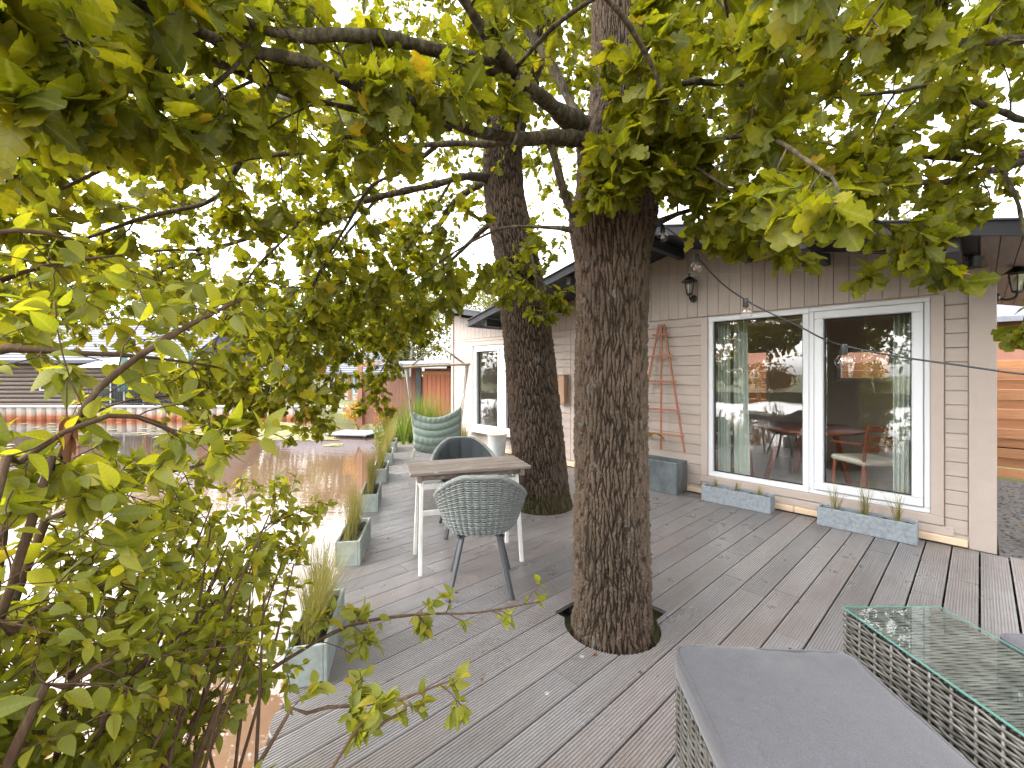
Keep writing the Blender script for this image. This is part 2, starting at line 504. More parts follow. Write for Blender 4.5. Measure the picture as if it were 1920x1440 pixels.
def glass_mat(name, refl=0.13, tint=(0.96, 0.985, 0.97), rough=0.0):
    m, nt, b = mat(name)
    nt.nodes.remove(b)
    out = nt.nodes["Material Output"]
    t = N(nt, "ShaderNodeBsdfTransparent"); t.inputs[0].default_value = (*tint, 1)
    g = N(nt, "ShaderNodeBsdfGlossy", Roughness=rough)
    fr = N(nt, "ShaderNodeFresnel", IOR=1.5)
    ad = N(nt, "ShaderNodeMath", operation="MULTIPLY_ADD", use_clamp=True); ad.inputs[1].default_value = 1.2; ad.inputs[2].default_value = refl
    nt.links.new(fr.outputs[0], ad.inputs[0])
    ge = N(nt, "ShaderNodeNewGeometry")
    iv = N(nt, "ShaderNodeMath", operation="SUBTRACT"); iv.inputs[0].default_value = 1.0
    nt.links.new(ge.outputs["Backfacing"], iv.inputs[1])
    mu = N(nt, "ShaderNodeMath", operation="MULTIPLY")
    nt.links.new(ad.outputs[0], mu.inputs[0]); nt.links.new(iv.outputs[0], mu.inputs[1])
    mx = N(nt, "ShaderNodeMixShader")
    nt.links.new(mu.outputs[0], mx.inputs[0]); nt.links.new(t.outputs[0], mx.inputs[1]); nt.links.new(g.outputs[0], mx.inputs[2])
    nt.links.new(mx.outputs[0], out.inputs["Surface"])
    return m, nt, g
M["glass"] = glass_mat("window_glass", 0.14)[0]
def wavy():
    m, nt, g = glass_mat("slightly_wavy_window_glass", 0.12)
    v = coords(nt, (1.6, 1.6, 5.0))
    n = N(nt, "ShaderNodeBump", Strength=0.05, Distance=0.02)
    nt.links.new(noise(nt, v, 1.0, 1, 0.4), n.inputs["Height"]); nt.links.new(n.outputs[0], g.inputs["Normal"])
    return m
M["window"] = wavy()
M["bulb_glass"] = glass_mat("clear_bulb_glass", 0.10, (0.97, 0.97, 0.97))[0]
M["table_glass"] = glass_mat("greenish_table_glass", 0.12, (0.90, 0.97, 0.95))[0]
M["glass_edge"] = simple("green_glass_edge", (0.10, 0.22, 0.19), 0.1, 0.05, bmp=0, per=0, spec=0.8)

def water_mat():
    m, nt, b = mat("brown_pond_water")
    nt.nodes.remove(b)
    out = nt.nodes["Material Output"]
    v = coords(nt, (1, 1, 1), shift_per_object=False)
    c = ramp(nt, noise(nt, v, 0.25, 3, 0.5), [(0.35, (0.17, 0.10, 0.062)), (0.65, (0.205, 0.125, 0.08))])
    d = N(nt, "ShaderNodeBsdfDiffuse"); nt.links.new(c, d.inputs["Color"])
    g = N(nt, "ShaderNodeBsdfGlossy", Roughness=0.02)
    v2 = coords(nt, (1.0, 2.4, 1), shift_per_object=False)
    n = N(nt, "ShaderNodeBump", Strength=0.05, Distance=0.05)
    nt.links.new(noise(nt, v2, 2.6, 3, 0.55), n.inputs["Height"]); nt.links.new(n.outputs[0], g.inputs["Normal"])
    fr = N(nt, "ShaderNodeFresnel", IOR=1.33); nt.links.new(n.outputs[0], fr.inputs["Normal"])
    ad = N(nt, "ShaderNodeMath", operation="MULTIPLY_ADD", use_clamp=True); ad.inputs[1].default_value = 1.5; ad.inputs[2].default_value = 0.13
    nt.links.new(fr.outputs[0], ad.inputs[0])
    mx = N(nt, "ShaderNodeMixShader"); nt.links.new(ad.outputs[0], mx.inputs[0]); nt.links.new(d.outputs[0], mx.inputs[1]); nt.links.new(g.outputs[0], mx.inputs[2])
    nt.links.new(mx.outputs[0], out.inputs["Surface"])
    return m
M["water"] = water_mat()

def ground_mat():
    m, nt, b = mat("grassy_ground")
    v = coords(nt, (1, 1, 1), shift_per_object=False)
    c = ramp(nt, noise(nt, v, 1.5, 6, 0.65), [(0.3, (0.07, 0.07, 0.03)), (0.55, (0.12, 0.13, 0.045)), (0.75, (0.19, 0.15, 0.09))])
    nt.links.new(c, b.inputs["Base Color"])
    b.inputs["Roughness"].default_value = 0.95
    bump(nt, b, noise(nt, v, 8, 6, 0.7), 0.6, 0.05)
    return m
M["ground"] = ground_mat()

def rust_mat():
    m, nt, b = mat("pale_sheet_piling_with_rust_line")
    v = coords(nt, (1, 1, 1), shift_per_object=True)
    g = N(nt, "ShaderNodeNewGeometry"); sx = N(nt, "ShaderNodeSeparateXYZ"); nt.links.new(g.outputs["Position"], sx.inputs[0])
    ad = N(nt, "ShaderNodeMath", operation="MULTIPLY_ADD"); ad.inputs[1].default_value = 0.35
    nt.links.new(noise(nt, v, 2.0, 5, 0.6), ad.inputs[0]); nt.links.new(sx.outputs[2], ad.inputs[2])
    mr = N(nt, "ShaderNodeMapRange"); mr.inputs[1].default_value, mr.inputs[2].default_value = -0.40, 0.25
    nt.links.new(ad.outputs[0], mr.inputs[0])
    c = ramp(nt, mr.outputs[0], [(0.1, (0.30, 0.09, 0.04)), (0.3, (0.40, 0.145, 0.065)), (0.5, (0.43, 0.33, 0.27)), (0.7, (0.46, 0.44, 0.41))])
    nt.links.new(c, b.inputs["Base Color"])
    b.inputs["Roughness"].default_value = 0.8
    return m
M["rust"] = rust_mat()

def wicker_mat(name, a, bcol, rough=0.45):
    m, nt, b = mat(name)
    v = coords(nt, (14, 14, 90), shift_per_object=False)
    c = ramp(nt, noise(nt, v, 1.0, 3, 0.6), [(0.3, a), (0.7, bcol)])
    nt.links.new(c, b.inputs["Base Color"])
    b.inputs["Roughness"].default_value = rough
    return m
M["rattan"] = wicker_mat("grey_brown_poly_rattan", (0.042, 0.039, 0.034), (0.15, 0.14, 0.125))
M["rattan_core"] = simple("dark_rattan_backing", (0.012, 0.012, 0.012), 0.8, 0.2)
M["cord"] = wicker_mat("grey_green_woven_cord", (0.135, 0.147, 0.14), (0.235, 0.25, 0.24), 0.75)

def fabric(name, col):
    m, nt, b = mat(name)
    v = coords(nt, (1, 1, 1), shift_per_object=False)
    f = noise(nt, v, 300, 4, 0.75); f2 = noise(nt, v, 26, 6, 0.75)
    c = ramp(nt, f, [(0.3, tuple(x * 0.55 for x in col)), (0.7, tuple(x * 1.5 for x in col))])
    c = mixc(nt, 0.5, c, ramp(nt, f2, [(0.3, (0.78,) * 3), (0.7, (1.18,) * 3)]), "MULTIPLY")
    nt.links.new(c, b.inputs["Base Color"])
    b.inputs["Roughness"].default_value = 0.85
    b.inputs["Sheen Weight"].default_value = 0.25
    b.inputs["Sheen Roughness"].default_value = 0.4
    bump(nt, b, f, 0.35, 0.0015)
    return m
M["grey_fabric"] = fabric("grey_cushion_fabric", (0.057, 0.0555, 0.063))
M["curtain"] = leaf_mat("sage_sheer_curtain", [(0.0, (0.50, 0.55, 0.51)), (1.0, (0.56, 0.61, 0.56))], 0.35, (1, 1, 1), 0.0, vein=False)
# ================================================================== THE SETTING
ANG = R(47.4)
CA, SA = math.cos(ANG), math.sin(ANG)
P0 = Vector((3.822, 3.525, 0.0))                 # foot of the cabin's front right corner
# cabin frame: +x runs along the front wall to the right, +y runs into the house
def C2W(x, y, z=0.0):
    return Vector((P0.x + x * CA + y * SA, P0.y - x * SA + y * CA, z))
def W2C(p):
    dx, dy = p[0] - P0.x, p[1] - P0.y
    return (dx * CA - dy * SA, dx * SA + dy * CA)
E0 = (-0.955, 1.58); ED = (-0.215, 1.0)          # water edge of the deck: a point and its direction
def edge_x(y): return E0[0] + ED[0] * (y - E0[1])
DECK_END = 8.75
WATER_Z = -0.5

# ---- ground with the pond cut out
shore = [(edge_x(-14) + 0.15, -14), (edge_x(0) + 0.15, 0), (edge_x(8.9) + 0.15, 8.9), (-2.75, 10.2), (-3.6, 12.2), (-4.3, 14.2), (-5.4, 16.2), (-8.5, 18.05),
         (-13, 18.1), (-20, 18.1), (-27, 18.1), (-29, 15), (-29, 6), (-28, -6), (-24, -16), (-16, -25), (-3, -24)]
import bmesh
bm = bmesh.new()
S = 450.0
outer = [bm.verts.new((x, y, -0.14)) for x, y in ((-S, -S), (S, -S), (S, S), (-S, S))]
inner = [bm.verts.new((x, y, -0.14)) for x, y in shore]
eds = [bm.edges.new((l[i], l[(i + 1) % len(l)])) for l in (outer, inner) for i in range(len(l))]
bmesh.ops.triangle_fill(bm, use_beauty=True, use_dissolve=False, edges=eds)
low = [bm.verts.new((v.co.x, v.co.y, -1.3)) for v in inner]
for i in range(len(inner)):
    j = (i + 1) % len(inner)
    bm.faces.new((inner[i], inner[j], low[j], low[i]))
bmesh.ops.recalc_face_normals(bm, faces=bm.faces)
me = bpy.data.meshes.new("ground"); bm.to_mesh(me); bm.free()
me.materials.append(M["ground"])
tag(link("ground", me), "grassy ground round the pond", kind="structure")
wm = MB(); wm.add([(-70, -50, WATER_Z), (6, -50, WATER_Z), (6, 30, WATER_Z), (-70, 30, WATER_Z)], [(0, 1, 2, 3)])
tag(wm.build("water", M["water"]), "brown pond mirroring the pale sky and trees", kind="structure")

# ---- deck of grooved composite planks
deck = tag(empty("deck", P0, -ANG), "grey brown grooved plank deck between pond and cabin", kind="structure")
PITCH, GAP = 0.157, 0.0115
rng = random.Random(5)
hole_c = W2C((0.577, 2.49))                      # the opening round the front oak
hole2_c = W2C((0.33, 4.72))                      # and round the leaning oak behind
def hole_span(x, h, rad, box=None):
    """interval of y (along the planks) cut out at this x, or None"""
    dx = x - h[0]
    lo = hi = None
    if abs(dx) < rad:
        k = math.sqrt(rad * rad - dx * dx); lo, hi = h[1] - k, h[1] + k
    if box and box[0] < dx < box[1]:
        lo = min(lo, h[1] + box[2]) if lo is not None else h[1] + box[2]
        hi = max(hi, h[1] + box[3]) if hi is not None else h[1] + box[3]
    return None if lo is None else (lo, hi)
HOLES = [(hole_c, 0.272, (-0.31, 0.15, -0.15, 0.36)), (hole2_c, 0.33, None)]
def deck_start(x):
    """y where the water edge cuts the plank that runs along this x"""
    # world point on the edge line solved for the plank: C2W(x, y) with X = edge_x(Y)
    a = P0.x + x * CA - E0[0]; b = P0.y - x * SA - E0[1]
    return (ED[0] * b - a) / (SA - ED[0] * CA)
def deck_far(x):
    # the far end of the deck at world Y = DECK_END
    return (DECK_END - (P0.y - x * SA)) / CA
prof_n = 11                                      # grooves across one plank
def plank_mesh(x0, w, y0f, y1f, z=0.0, th=0.024):
    """a plank whose two ends follow y0f(x), y1f(x); a real groove profile across"""
    xs, zs = [], []
    step = w / prof_n
    for k in range(prof_n):
        a = x0 + k * step
        for fx, dz in ((0.10, 0.0), (0.62, 0.0), (0.68, -0.0036), (0.98, -0.0036)):
            xs.append(a + fx * step); zs.append(z + dz)
    xs[0] = x0; xs[-1] = x0 + w
    xs = [xs[0]] + xs + [xs[-1]]; zs = [z - th] + zs + [z - th]
    V0 = np.array([(x, y0f(x), q) for x, q in zip(xs, zs)])
    V1 = np.array([(x, y1f(x), q) for x, q in zip(xs, zs)])
    Va = V0.copy(); Vb = V1.copy(); Va[:, 2] = z - th; Vb[:, 2] = z - th
    b = MB()
    b.grid(np.stack((Va, V0, V1, Vb)))
    return b
k = int(-8.6 / PITCH)
while k * PITCH < 2.6:
    x0 = k * PITCH + 0.012
    w = PITCH - GAP
    xm = x0 + w / 2
    k += 1
    ys = lambda x: deck_start(x) + 0.0
    far = -0.035 if xm < 0.16 else 0.0
    if xm < -7.62: far = 1e9
    ye = lambda x, f=far: min(f, deck_far(x))
    if ye(xm) - ys(xm) < 0.25: continue
    ylo = max(ys(xm), -9.0)
    cuts = [None]
    y = ylo + rng.uniform(0.4, 3.4)
    while y < ye(xm) - 0.5:
        if not any(abs(xm - h[0][0]) < 0.45 and abs(y - h[0][1]) < 0.5 for h in HOLES):
            cuts.append(y)
        y += rng.choice((2.4, 3.0, 3.6)) if xm < -1.6 else rng.uniform(0.9, 2.6)
    cuts.append(None)
    for a, b_ in zip(cuts[:-1], cuts[1:]):
        f0 = (lambda x, q=ylo: max(ys(x), q) if ylo > -8.9 else q) if a is None else (lambda x, q=a: q + 0.0015)
        f1 = ye if b_ is None else (lambda x, q=b_: q - 0.0015)
        hit = None
        for h, rad, bx in HOLES:
            if any(hole_span(x0 + t * w, h, rad, bx) for t in (0, 0.25, 0.5, 0.75, 1)) and f0(xm) < h[1] < f1(xm):
                hit = (h, rad, bx)
        if hit is None:
            parts = [(f0, f1)]
        else:
            h, rad, bx = hit
            parts = [(f0, lambda x: (hole_span(x, h, rad, bx) or (h[1], h[1]))[0]),
                     (lambda x: (hole_span(x, h, rad, bx) or (h[1], h[1]))[1], f1)]
        for g0, g1 in parts:
            plank_mesh(x0, w, g0, g1, rng.uniform(-0.0008, 0.0008)).build("plank", M["deck"], deck)
# dark joists and fascia below
jb = MB()
for yy in np.arange(-8.5, 0.1, 0.5):
    xa = -8.4
    for xx in np.arange(-8.4, 2.6, 0.4):
        if deck_start(xx) < yy - 0.1 and yy < deck_far(xx) and not any((xx - h[0][0]) ** 2 + (yy - h[0][1]) ** 2 < 0.30 for h in HOLES):
            jb.box((xx, yy, -0.075), (0.39, 0.05, 0.10))
jb.build("joist", M["rafter"], deck)
fas = MB()
pa, pb = W2C((edge_x(-3.5) + 0.02, -3.5)), W2C((edge_x(DECK_END) + 0.02, DECK_END))
fas.bar((pa[0], pa[1], -0.115), (pb[0], pb[1], -0.115), 0.03, 0.18)
pc = W2C((-0.4, DECK_END - 0.02))
fas.bar((pb[0], pb[1], -0.112), (pc[0], pc[1], -0.112), 0.03, 0.17)
fas.build("edge_board", M["rafter"], deck)

# ---- gravel strip with the path behind the house
gv = MB()
gx = [(0.12, 0.02), (7.0, 0.02), (7.0, 4.25), (0.12, 4.25)]
gv.add([(x, y, -0.10) for x, y in gx], [(0, 1, 2, 3)])
go = gv.build("gravel_bed", M["gravel"]); go.location = P0; go.rotation_euler = (0, 0, -ANG)
tag(go, "grey gravel bed beside the cabin", kind="structure")
rs = np.random.RandomState(3)
n = 2600
pos = np.stack((rs.uniform(0.14, 3.2, n), rs.uniform(0.03, 4.2, n), np.full(n, -0.098)), 1)
oct_v = np.array(((1, 0, 0), (-1, 0, 0), (0, 1, 0), (0, -1, 0), (0, 0, 0.7), (0, 0, -0.4)), float)
oct_f = np.array(((0, 2, 4), (2, 1, 4), (1, 3, 4), (3, 0, 4), (2, 0, 5), (1, 2, 5), (3, 1, 5), (0, 3, 5)))
sz = rs.uniform(0.008, 0.026, (n, 1, 1)) * rs.uniform(0.6, 1.2, (n, 1, 3))
V = (oct_v[None] * sz) @ np.stack([rot_z(a) for a in rs.uniform(0, 6.28, n)]) + pos[:, None]
F = (oct_f[None] + (np.arange(n) * 6)[:, None, None]).reshape(-1, 3)
gs = link("gravel", big_mesh("gravel", V.reshape(-1, 3), F, M["gravel"]))
gs.location = P0; gs.rotation_euler = (0, 0, -ANG)
tag(gs, "loose grey stones of the bed beside the cabin", kind="stuff")

# ================================================================== THE CABIN
cabin = tag(empty("cabin", P0, -ANG), "beige wooden cabin with black gabled roof and white glazed doors", "cabin")
PEAK_X, PEAK_Z, SLOPE = -2.5, 3.0, 0.237
def roof_z(x): return PEAK_Z - SLOPE * abs(x - PEAK_X)
def wall_top(x):
    if x > -5.05: return roof_z(x)
    return 2.78 - 0.2 * (x + 7.5)
SPLIT = 2.13                                     # height where lying boards give way to upright ones
DEPTH = 3.1
# openings in the front wall: (x0, x1, z0, z1)
MAIN = (-2.187, -0.282, 0.235, 2.115)
SIDE = (-6.77, -5.05, 0.34, 1.985)

# solid wall behind the boards
wb_ = MB()
def slab(x0, x1, z0, z1): wb_.box(((x0 + x1) / 2, 0.075, (z0 + z1) / 2), (x1 - x0, 0.10, z1 - z0))
for x0, x1 in ((-7.5, SIDE[0]), (SIDE[1], MAIN[0]), (MAIN[1], 0.0)): slab(x0, x1, 0.0, SPLIT)
for o in (SIDE, MAIN):
    slab(o[0], o[1], 0.0, o[2]); slab(o[0], o[1], o[3], SPLIT)
xs = np.linspace(-7.5, 0.0, 51)
top = np.array([(x, 0.075 + sy * 0.05, z) for x in xs for sy in (-1, 1) for z in (SPLIT, wall_top(x) - 0.01)]).reshape(51, 4, 3)
wb_.grid(np.concatenate((top[:, [0]], top[:, [1]], top[:, [3]], top[:, [2]]), 1), closed=True)
# end walls and back wall with two openings
wb_.box((-0.05, DEPTH / 2 + 0.07, 1.15), (0.10, DEPTH - 0.15, 2.30))
wb_.box((-7.45, DEPTH / 2 + 0.07, 1.35), (0.10, DEPTH - 0.15, 2.70))
B1 = (-2.92, -2.44, 0.80, 1.86); B2 = (-1.50, -0.84, 1.33, 1.82)
def bslab(x0, x1, z0, z1): wb_.box(((x0 + x1) / 2, DEPTH, (z0 + z1) / 2), (x1 - x0, 0.10, z1 - z0))
for x0, x1 in ((-7.4, B1[0]), (B1[1], B2[0]), (B2[1], -0.1)): bslab(x0, x1, 0.0, 2.35)
for o in (B1, B2):
    bslab(o[0], o[1], 0.0, o[2]); bslab(o[0], o[1], o[3], 2.35)
wb_.build("wall", M["int_wall"], cabin)
fl = MB(); fl.box((-3.75, 1.6, 0.02), (7.28, 2.85, 0.06)); fl.build("room_floor", M["int_floor"], cabin)
# partition that closes the room off
pt = MB(); pt.box((-3.75, 1.6, 1.2), (0.08, 2.85, 2.3)); pt.build("partition", M["int_wall"], cabin)
cl = MB(); cl.box((-3.75, 1.6, 2.36), (7.2, 2.84, 0.04)); cl.build("room_ceiling", M["int_wall"], cabin)

# lying boards, each a piece of its own
BP = 0.1205
def hboards(x0, x1, z0, z1):
    z = z0
    while z < z1 - 0.02:
        h = min(BP, z1 - z)
        b = MB()
        b.box(((x0 + x1) / 2, 0.012 + rng.uniform(-0.001, 0.001), z + h / 2), (x1 - x0, 0.022, h - 0.0045), ch=0.003)
        b.build("board", M["wall"], cabin)
        z += BP
TRIM = 0.082
hboards(MAIN[1] + TRIM + 0.003, -0.058, 0.10, SPLIT + 0.03)
hboards(-4.3, MAIN[0] - TRIM - 0.003, 0.10, SPLIT)
hboards(SIDE[1] + TRIM + 0.003, -4.304, 0.10, SPLIT)
hboards(SIDE[0] - TRIM, SIDE[1] + TRIM, 0.04, SIDE[2] - TRIM - 0.004)
hboards(SIDE[0] - TRIM, SIDE[1] + TRIM, SIDE[3] + TRIM + 0.004, SPLIT)
hboards(-7.44, SIDE[0] - TRIM - 0.003, 0.04, SPLIT)
# upright boards up to the roof line
x = -7.46
while x < -0.03:
    w = 0.1225
    zb = SPLIT + (0.034 if x > MAIN[1] else 0.004)
    xr = min(x + w - 0.0045, -0.035)
    za, zc = wall_top(x), wall_top(xr)
    b = MB()
    yo = rng.uniform(-0.001, 0.001)
    V = [(x, 0.0 + yo, zb), (xr, 0.0 + yo, zb), (xr, 0.0 + yo, zc), (x, 0.0 + yo, za)]
    V2 = [(p[0], 0.022, p[2]) for p in V]
    b.add(V + V2, [(0, 1, 2, 3), (7, 6, 5, 4), (0, 4, 5, 1), (1, 5, 6, 2), (2, 6, 7, 3), (3, 7, 4, 0)])
    b.build("upright_board", M["wall_v"], cabin)
    x += w
# corner boards, trims, skirting
def piece(name, m, *boxes, ch=0.003, parent=None):
    b = MB()
    for c, s in boxes: b.box(c, s, ch=ch)
    return b.build(name, m, parent or cabin)
piece("corner_board", M["trim"], ((0.022, 0.0, 1.09), (0.155, 0.03, 2.18)))
piece("corner_board", M["trim"], ((0.085, 0.07, 1.09), (0.028, 0.105, 2.18)))
piece("corner_block", M["trim"], ((-0.005, -0.004, 2.25), (0.125, 0.05, 0.12)))
piece("corner_board", M["trim"], ((-7.48, -0.004, 1.40), (0.075, 0.03, 2.70)))
def surround(o, sill=True):
    x0, x1, z0, z1 = o
    piece("trim_board", M["trim"], ((x0 - TRIM / 2, -0.004, (z0 + z1) / 2), (TRIM, 0.034, z1 - z0)))
    piece("trim_board", M["trim"], ((x1 + TRIM / 2, -0.004, (z0 + z1) / 2), (TRIM, 0.034, z1 - z0)))
    piece("trim_board", M["trim"], (((x0 + x1) / 2, -0.006, z0 - TRIM / 2), (x1 - x0 + 2 * TRIM, 0.038, TRIM - 0.002)))
surround(MAIN); surround(SIDE)
piece("trim_board", M["trim"], (((SIDE[0] + SIDE[1]) / 2, -0.005, SIDE[3] + TRIM / 2), (SIDE[1] - SIDE[0] + 2 * TRIM, 0.036, TRIM - 0.002)))
piece("skirting_board", M["trim"], ((-1.20, -0.004, 0.11), (2.12, 0.028, 0.072)))
for xa, xb in ((-2.62, -1.3), (-1.296, -0.06)):
    piece("skirting_board", M["skirt"], (((xa + xb) / 2, -0.016, 0.040), (xb - xa, 0.040, 0.062)), ch=0.006)
piece("skirting_board", M["skirt"], ((-5.0, -0.012, 0.045), (4.7, 0.034, 0.07)))
piece("foot_strip", M["black_metal"], ((0.0, 0.02, 0.006), (0.2, 0.06, 0.012)))

# glazed front: a fixed pane left, a door leaf right
def glazed(name, x0, x1, z0, z1, leaf=None, fw=0.045):
    """a white frame; leaf adds a sash of that width inside"""
    b = MB()
    y, d = 0.03, 0.07
    b.box(((x0 + x1) / 2, y, z0 + fw / 2), (x1 - x0, d, fw), ch=0.005)
    b.box(((x0 + x1) / 2, y, z1 - fw / 2), (x1 - x0, d, fw), ch=0.005)
    for xx in (x0 + fw / 2, x1 - fw / 2): b.box((xx, y, (z0 + z1) / 2), (fw, d - 0.002, z1 - z0 - 2 * fw), ch=0.005)
    fr = b.build(name, M["upvc"], cabin)
    ix0, ix1, iz0, iz1 = x0 + fw, x1 - fw, z0 + fw, z1 - fw
    if leaf:
        s = MB(); q = 0.004
        s.box(((ix0 + ix1) / 2, y - 0.022, iz0 + q + leaf / 2), (ix1 - ix0 - 2 * q, 0.06, leaf), ch=0.007)
        s.box(((ix0 + ix1) / 2, y - 0.022, iz1 - q - leaf / 2), (ix1 - ix0 - 2 * q, 0.06, leaf), ch=0.007)
        for xx in (ix0 + q + leaf / 2, ix1 - q - leaf / 2): s.box((xx, y - 0.022, (iz0 + iz1) / 2), (leaf, 0.058, iz1 - iz0 - 2 * q - 2 * leaf), ch=0.007)
        s.build("sash", M["upvc"], fr)
        ix0, ix1, iz0, iz1 = ix0 + q + leaf, ix1 - q - leaf, iz0 + q + leaf, iz1 - q - leaf
    g = MB(); gk = 0.012
    for (cx_, cz, sx_, sz_) in (((ix0 + ix1) / 2, iz0 + gk / 2, ix1 - ix0, gk), ((ix0 + ix1) / 2, iz1 - gk / 2, ix1 - ix0, gk), (ix0 + gk / 2, (iz0 + iz1) / 2, gk, iz1 - iz0 - 2 * gk), (ix1 - gk / 2, (iz0 + iz1) / 2, gk, iz1 - iz0 - 2 * gk)):
        g.box((cx_, y + 0.012, cz), (sx_, 0.012, sz_))
    g.build("gasket", M["gasket"], fr)
    p = MB()
    p.add([(ix0 + 0.002, y + 0.014, iz0 + 0.002), (ix1 - 0.002, y + 0.014, iz0 + 0.002), (ix1 - 0.002, y + 0.014, iz1 - 0.002), (ix0 + 0.002, y + 0.014, iz1 - 0.002)], [(0, 1, 2, 3)])
    p.build("pane", M["window"], fr)
    return fr
MULL = -1.172
glazed("fixed_window", MAIN[0], MULL - 0.001, MAIN[2], MAIN[3], None, 0.055)
dr = glazed("glass_door", MULL + 0.001, MAIN[1], MAIN[2], MAIN[3], 0.075, 0.042)
sm = (SIDE[0] + SIDE[1]) / 2
glazed("casement_window", SIDE[0], sm - 0.001, SIDE[2], SIDE[3], 0.06, 0.05)
glazed("casement_window", sm + 0.001, SIDE[1], SIDE[2], SIDE[3], 0.06, 0.05)
piece("window_sill", M["upvc"], ((sm, -0.05, SIDE[2] - 0.012), (SIDE[1] - SIDE[0] + 0.1, 0.14, 0.022)), ch=0.004)
for o in (B1, B2):
    x0, x1, z0, z1 = o; b = MB()
    for c, s in ((((x0 + x1) / 2, DEPTH, z0 + 0.025), (x1 - x0, 0.11, 0.05)), (((x0 + x1) / 2, DEPTH, z1 - 0.025), (x1 - x0, 0.11, 0.05)), ((x0 + 0.025, DEPTH, (z0 + z1) / 2), (0.05, 0.108, z1 - z0 - 0.1)), ((x1 - 0.025, DEPTH, (z0 + z1) / 2), (0.05, 0.108, z1 - z0 - 0.1))): b.box(c, s, ch=0.006)
    bo = b.build("back_window", M["upvc"], cabin)
    q = MB(); q.add([(x0 + 0.05, DEPTH, z0 + 0.05), (x1 - 0.05, DEPTH, z0 + 0.05), (x1 - 0.05, DEPTH, z1 - 0.05), (x0 + 0.05, DEPTH, z1 - 0.05)], [(0, 1, 2, 3)])
    q.build("pane", M["glass"], bo)

# roof: gable towards the deck with a deep black overhang, purlins showing below it
OVER = -0.93
EAVE_R, EAVE_L = 0.50, -5.67
rf = MB()
prof = [(EAVE_L, 0.0), (PEAK_X, 0.0), (EAVE_R, 0.0)]
for xa, xb in ((EAVE_L, PEAK_X), (PEAK_X, EAVE_R)):
    za, zb = roof_z(xa) + 0.012, roof_z(xb) + 0.012
    V = [(xa, OVER, za), (xb, OVER, zb), (xb, DEPTH + 0.4, zb), (xa, DEPTH + 0.4, za)]
    V += [(p[0], p[1], p[2] + 0.05) for p in V]
    rf.add(V, [(3, 2, 1, 0), (4, 5, 6, 7), (0, 1, 5, 4), (1, 2, 6, 5), (2, 3, 7, 6), (3, 0, 4, 7)])
roof = rf.build("roof", M["roofing"], cabin)
def along(xa, xb, y0, y1, dz0, dz1, fz=roof_z):
    V = []
    for y in (y0, y1):
        V += [(xa, y, fz(xa) + dz0), (xb, y, fz(xb) + dz0), (xb, y, fz(xb) + dz1), (xa, y, fz(xa) + dz1)]
    return V, [(0, 1, 2, 3), (7, 6, 5, 4), (0, 4, 5, 1), (1, 5, 6, 2), (2, 6, 7, 3), (3, 7, 4, 0)]
for xa, xb in ((EAVE_L, PEAK_X - 0.002), (PEAK_X + 0.002, EAVE_R)):
    b = MB(); b.add(*along(xa, xb, OVER - 0.028, OVER - 0.001, -0.035, 0.075)); b.build("barge_board", M["roofing"], roof)
    b = MB(); b.add(*along(xa, xb, OVER - 0.05, DEPTH + 0.45, 0.064, 0.075)); b.build("felt_sheet", M["felt"], roof)
for xx in (-5.3, -4.45, -3.6, -2.5, -1.72, -1.02, -0.12):
    b = MB(); b.box((xx, -0.46, roof_z(xx) - 0.062 - 0.02), (0.07, 0.86, 0.115), ch=0.004); b.build("purlin", M["rafter"], roof)
for k in range(14):                               # soffit boards between the purlins
    y0 = OVER + 0.01 + k * 0.065
    for xa, xb in ((EAVE_L + 0.02, PEAK_X - 0.005), (PEAK_X + 0.005, -0.005)):
        b = MB(); b.add(*along(xa, xb, y0, y0 + 0.06, -0.004, 0.010)); b.build("soffit_board", M["roofing"], roof)
# right eave: paler soffit boards along the side wall, gutter
for k in range(5):
    xa = 0.012 + k * 0.095
    b = MB(); b.add(*along(xa, xa + 0.089, OVER + 0.01, DEPTH + 0.3, -0.006, 0.008)); b.build("soffit_board", M["soffit"], roof)
def gutter(x, z, y0, y1):
    b = MB()
    a = np.linspace(math.pi, 2 * math.pi, 9)
    ring = [(x + 0.055 * math.cos(t), z + 0.055 * math.sin(t)) for t in a] + [(x + 0.047 * math.cos(t), z + 0.047 * math.sin(t)) for t in a[::-1]]
    b.grid(np.array([[(p[0], y, p[1]) for p in ring] for y in (y0, y1)]), closed=True)
    for y in (y0, y1): b.add([(p[0], y, p[1]) for p in ring[:9]], [tuple(range(9))])
    return b.build("gutter", M["felt"], roof, smooth=True, sharp=40)
gutter(EAVE_R + 0.05, roof_z(EAVE_R) + 0.02, OVER, DEPTH + 0.4)
gutter(EAVE_L - 0.05, roof_z(EAVE_L) + 0.02, OVER, -0.05)
dp = MB(); dp.tube([(-0.02, -0.05, roof_z(0) - 0.03), (-0.02, -0.05, 2.32)], 0.036, 12); dp.tube([(-0.02, -0.05, 2.40), (-0.02, -0.05, 2.37)], 0.043, 12)
dp.build("downpipe", M["zinc"], cabin, smooth=True, sharp=40)
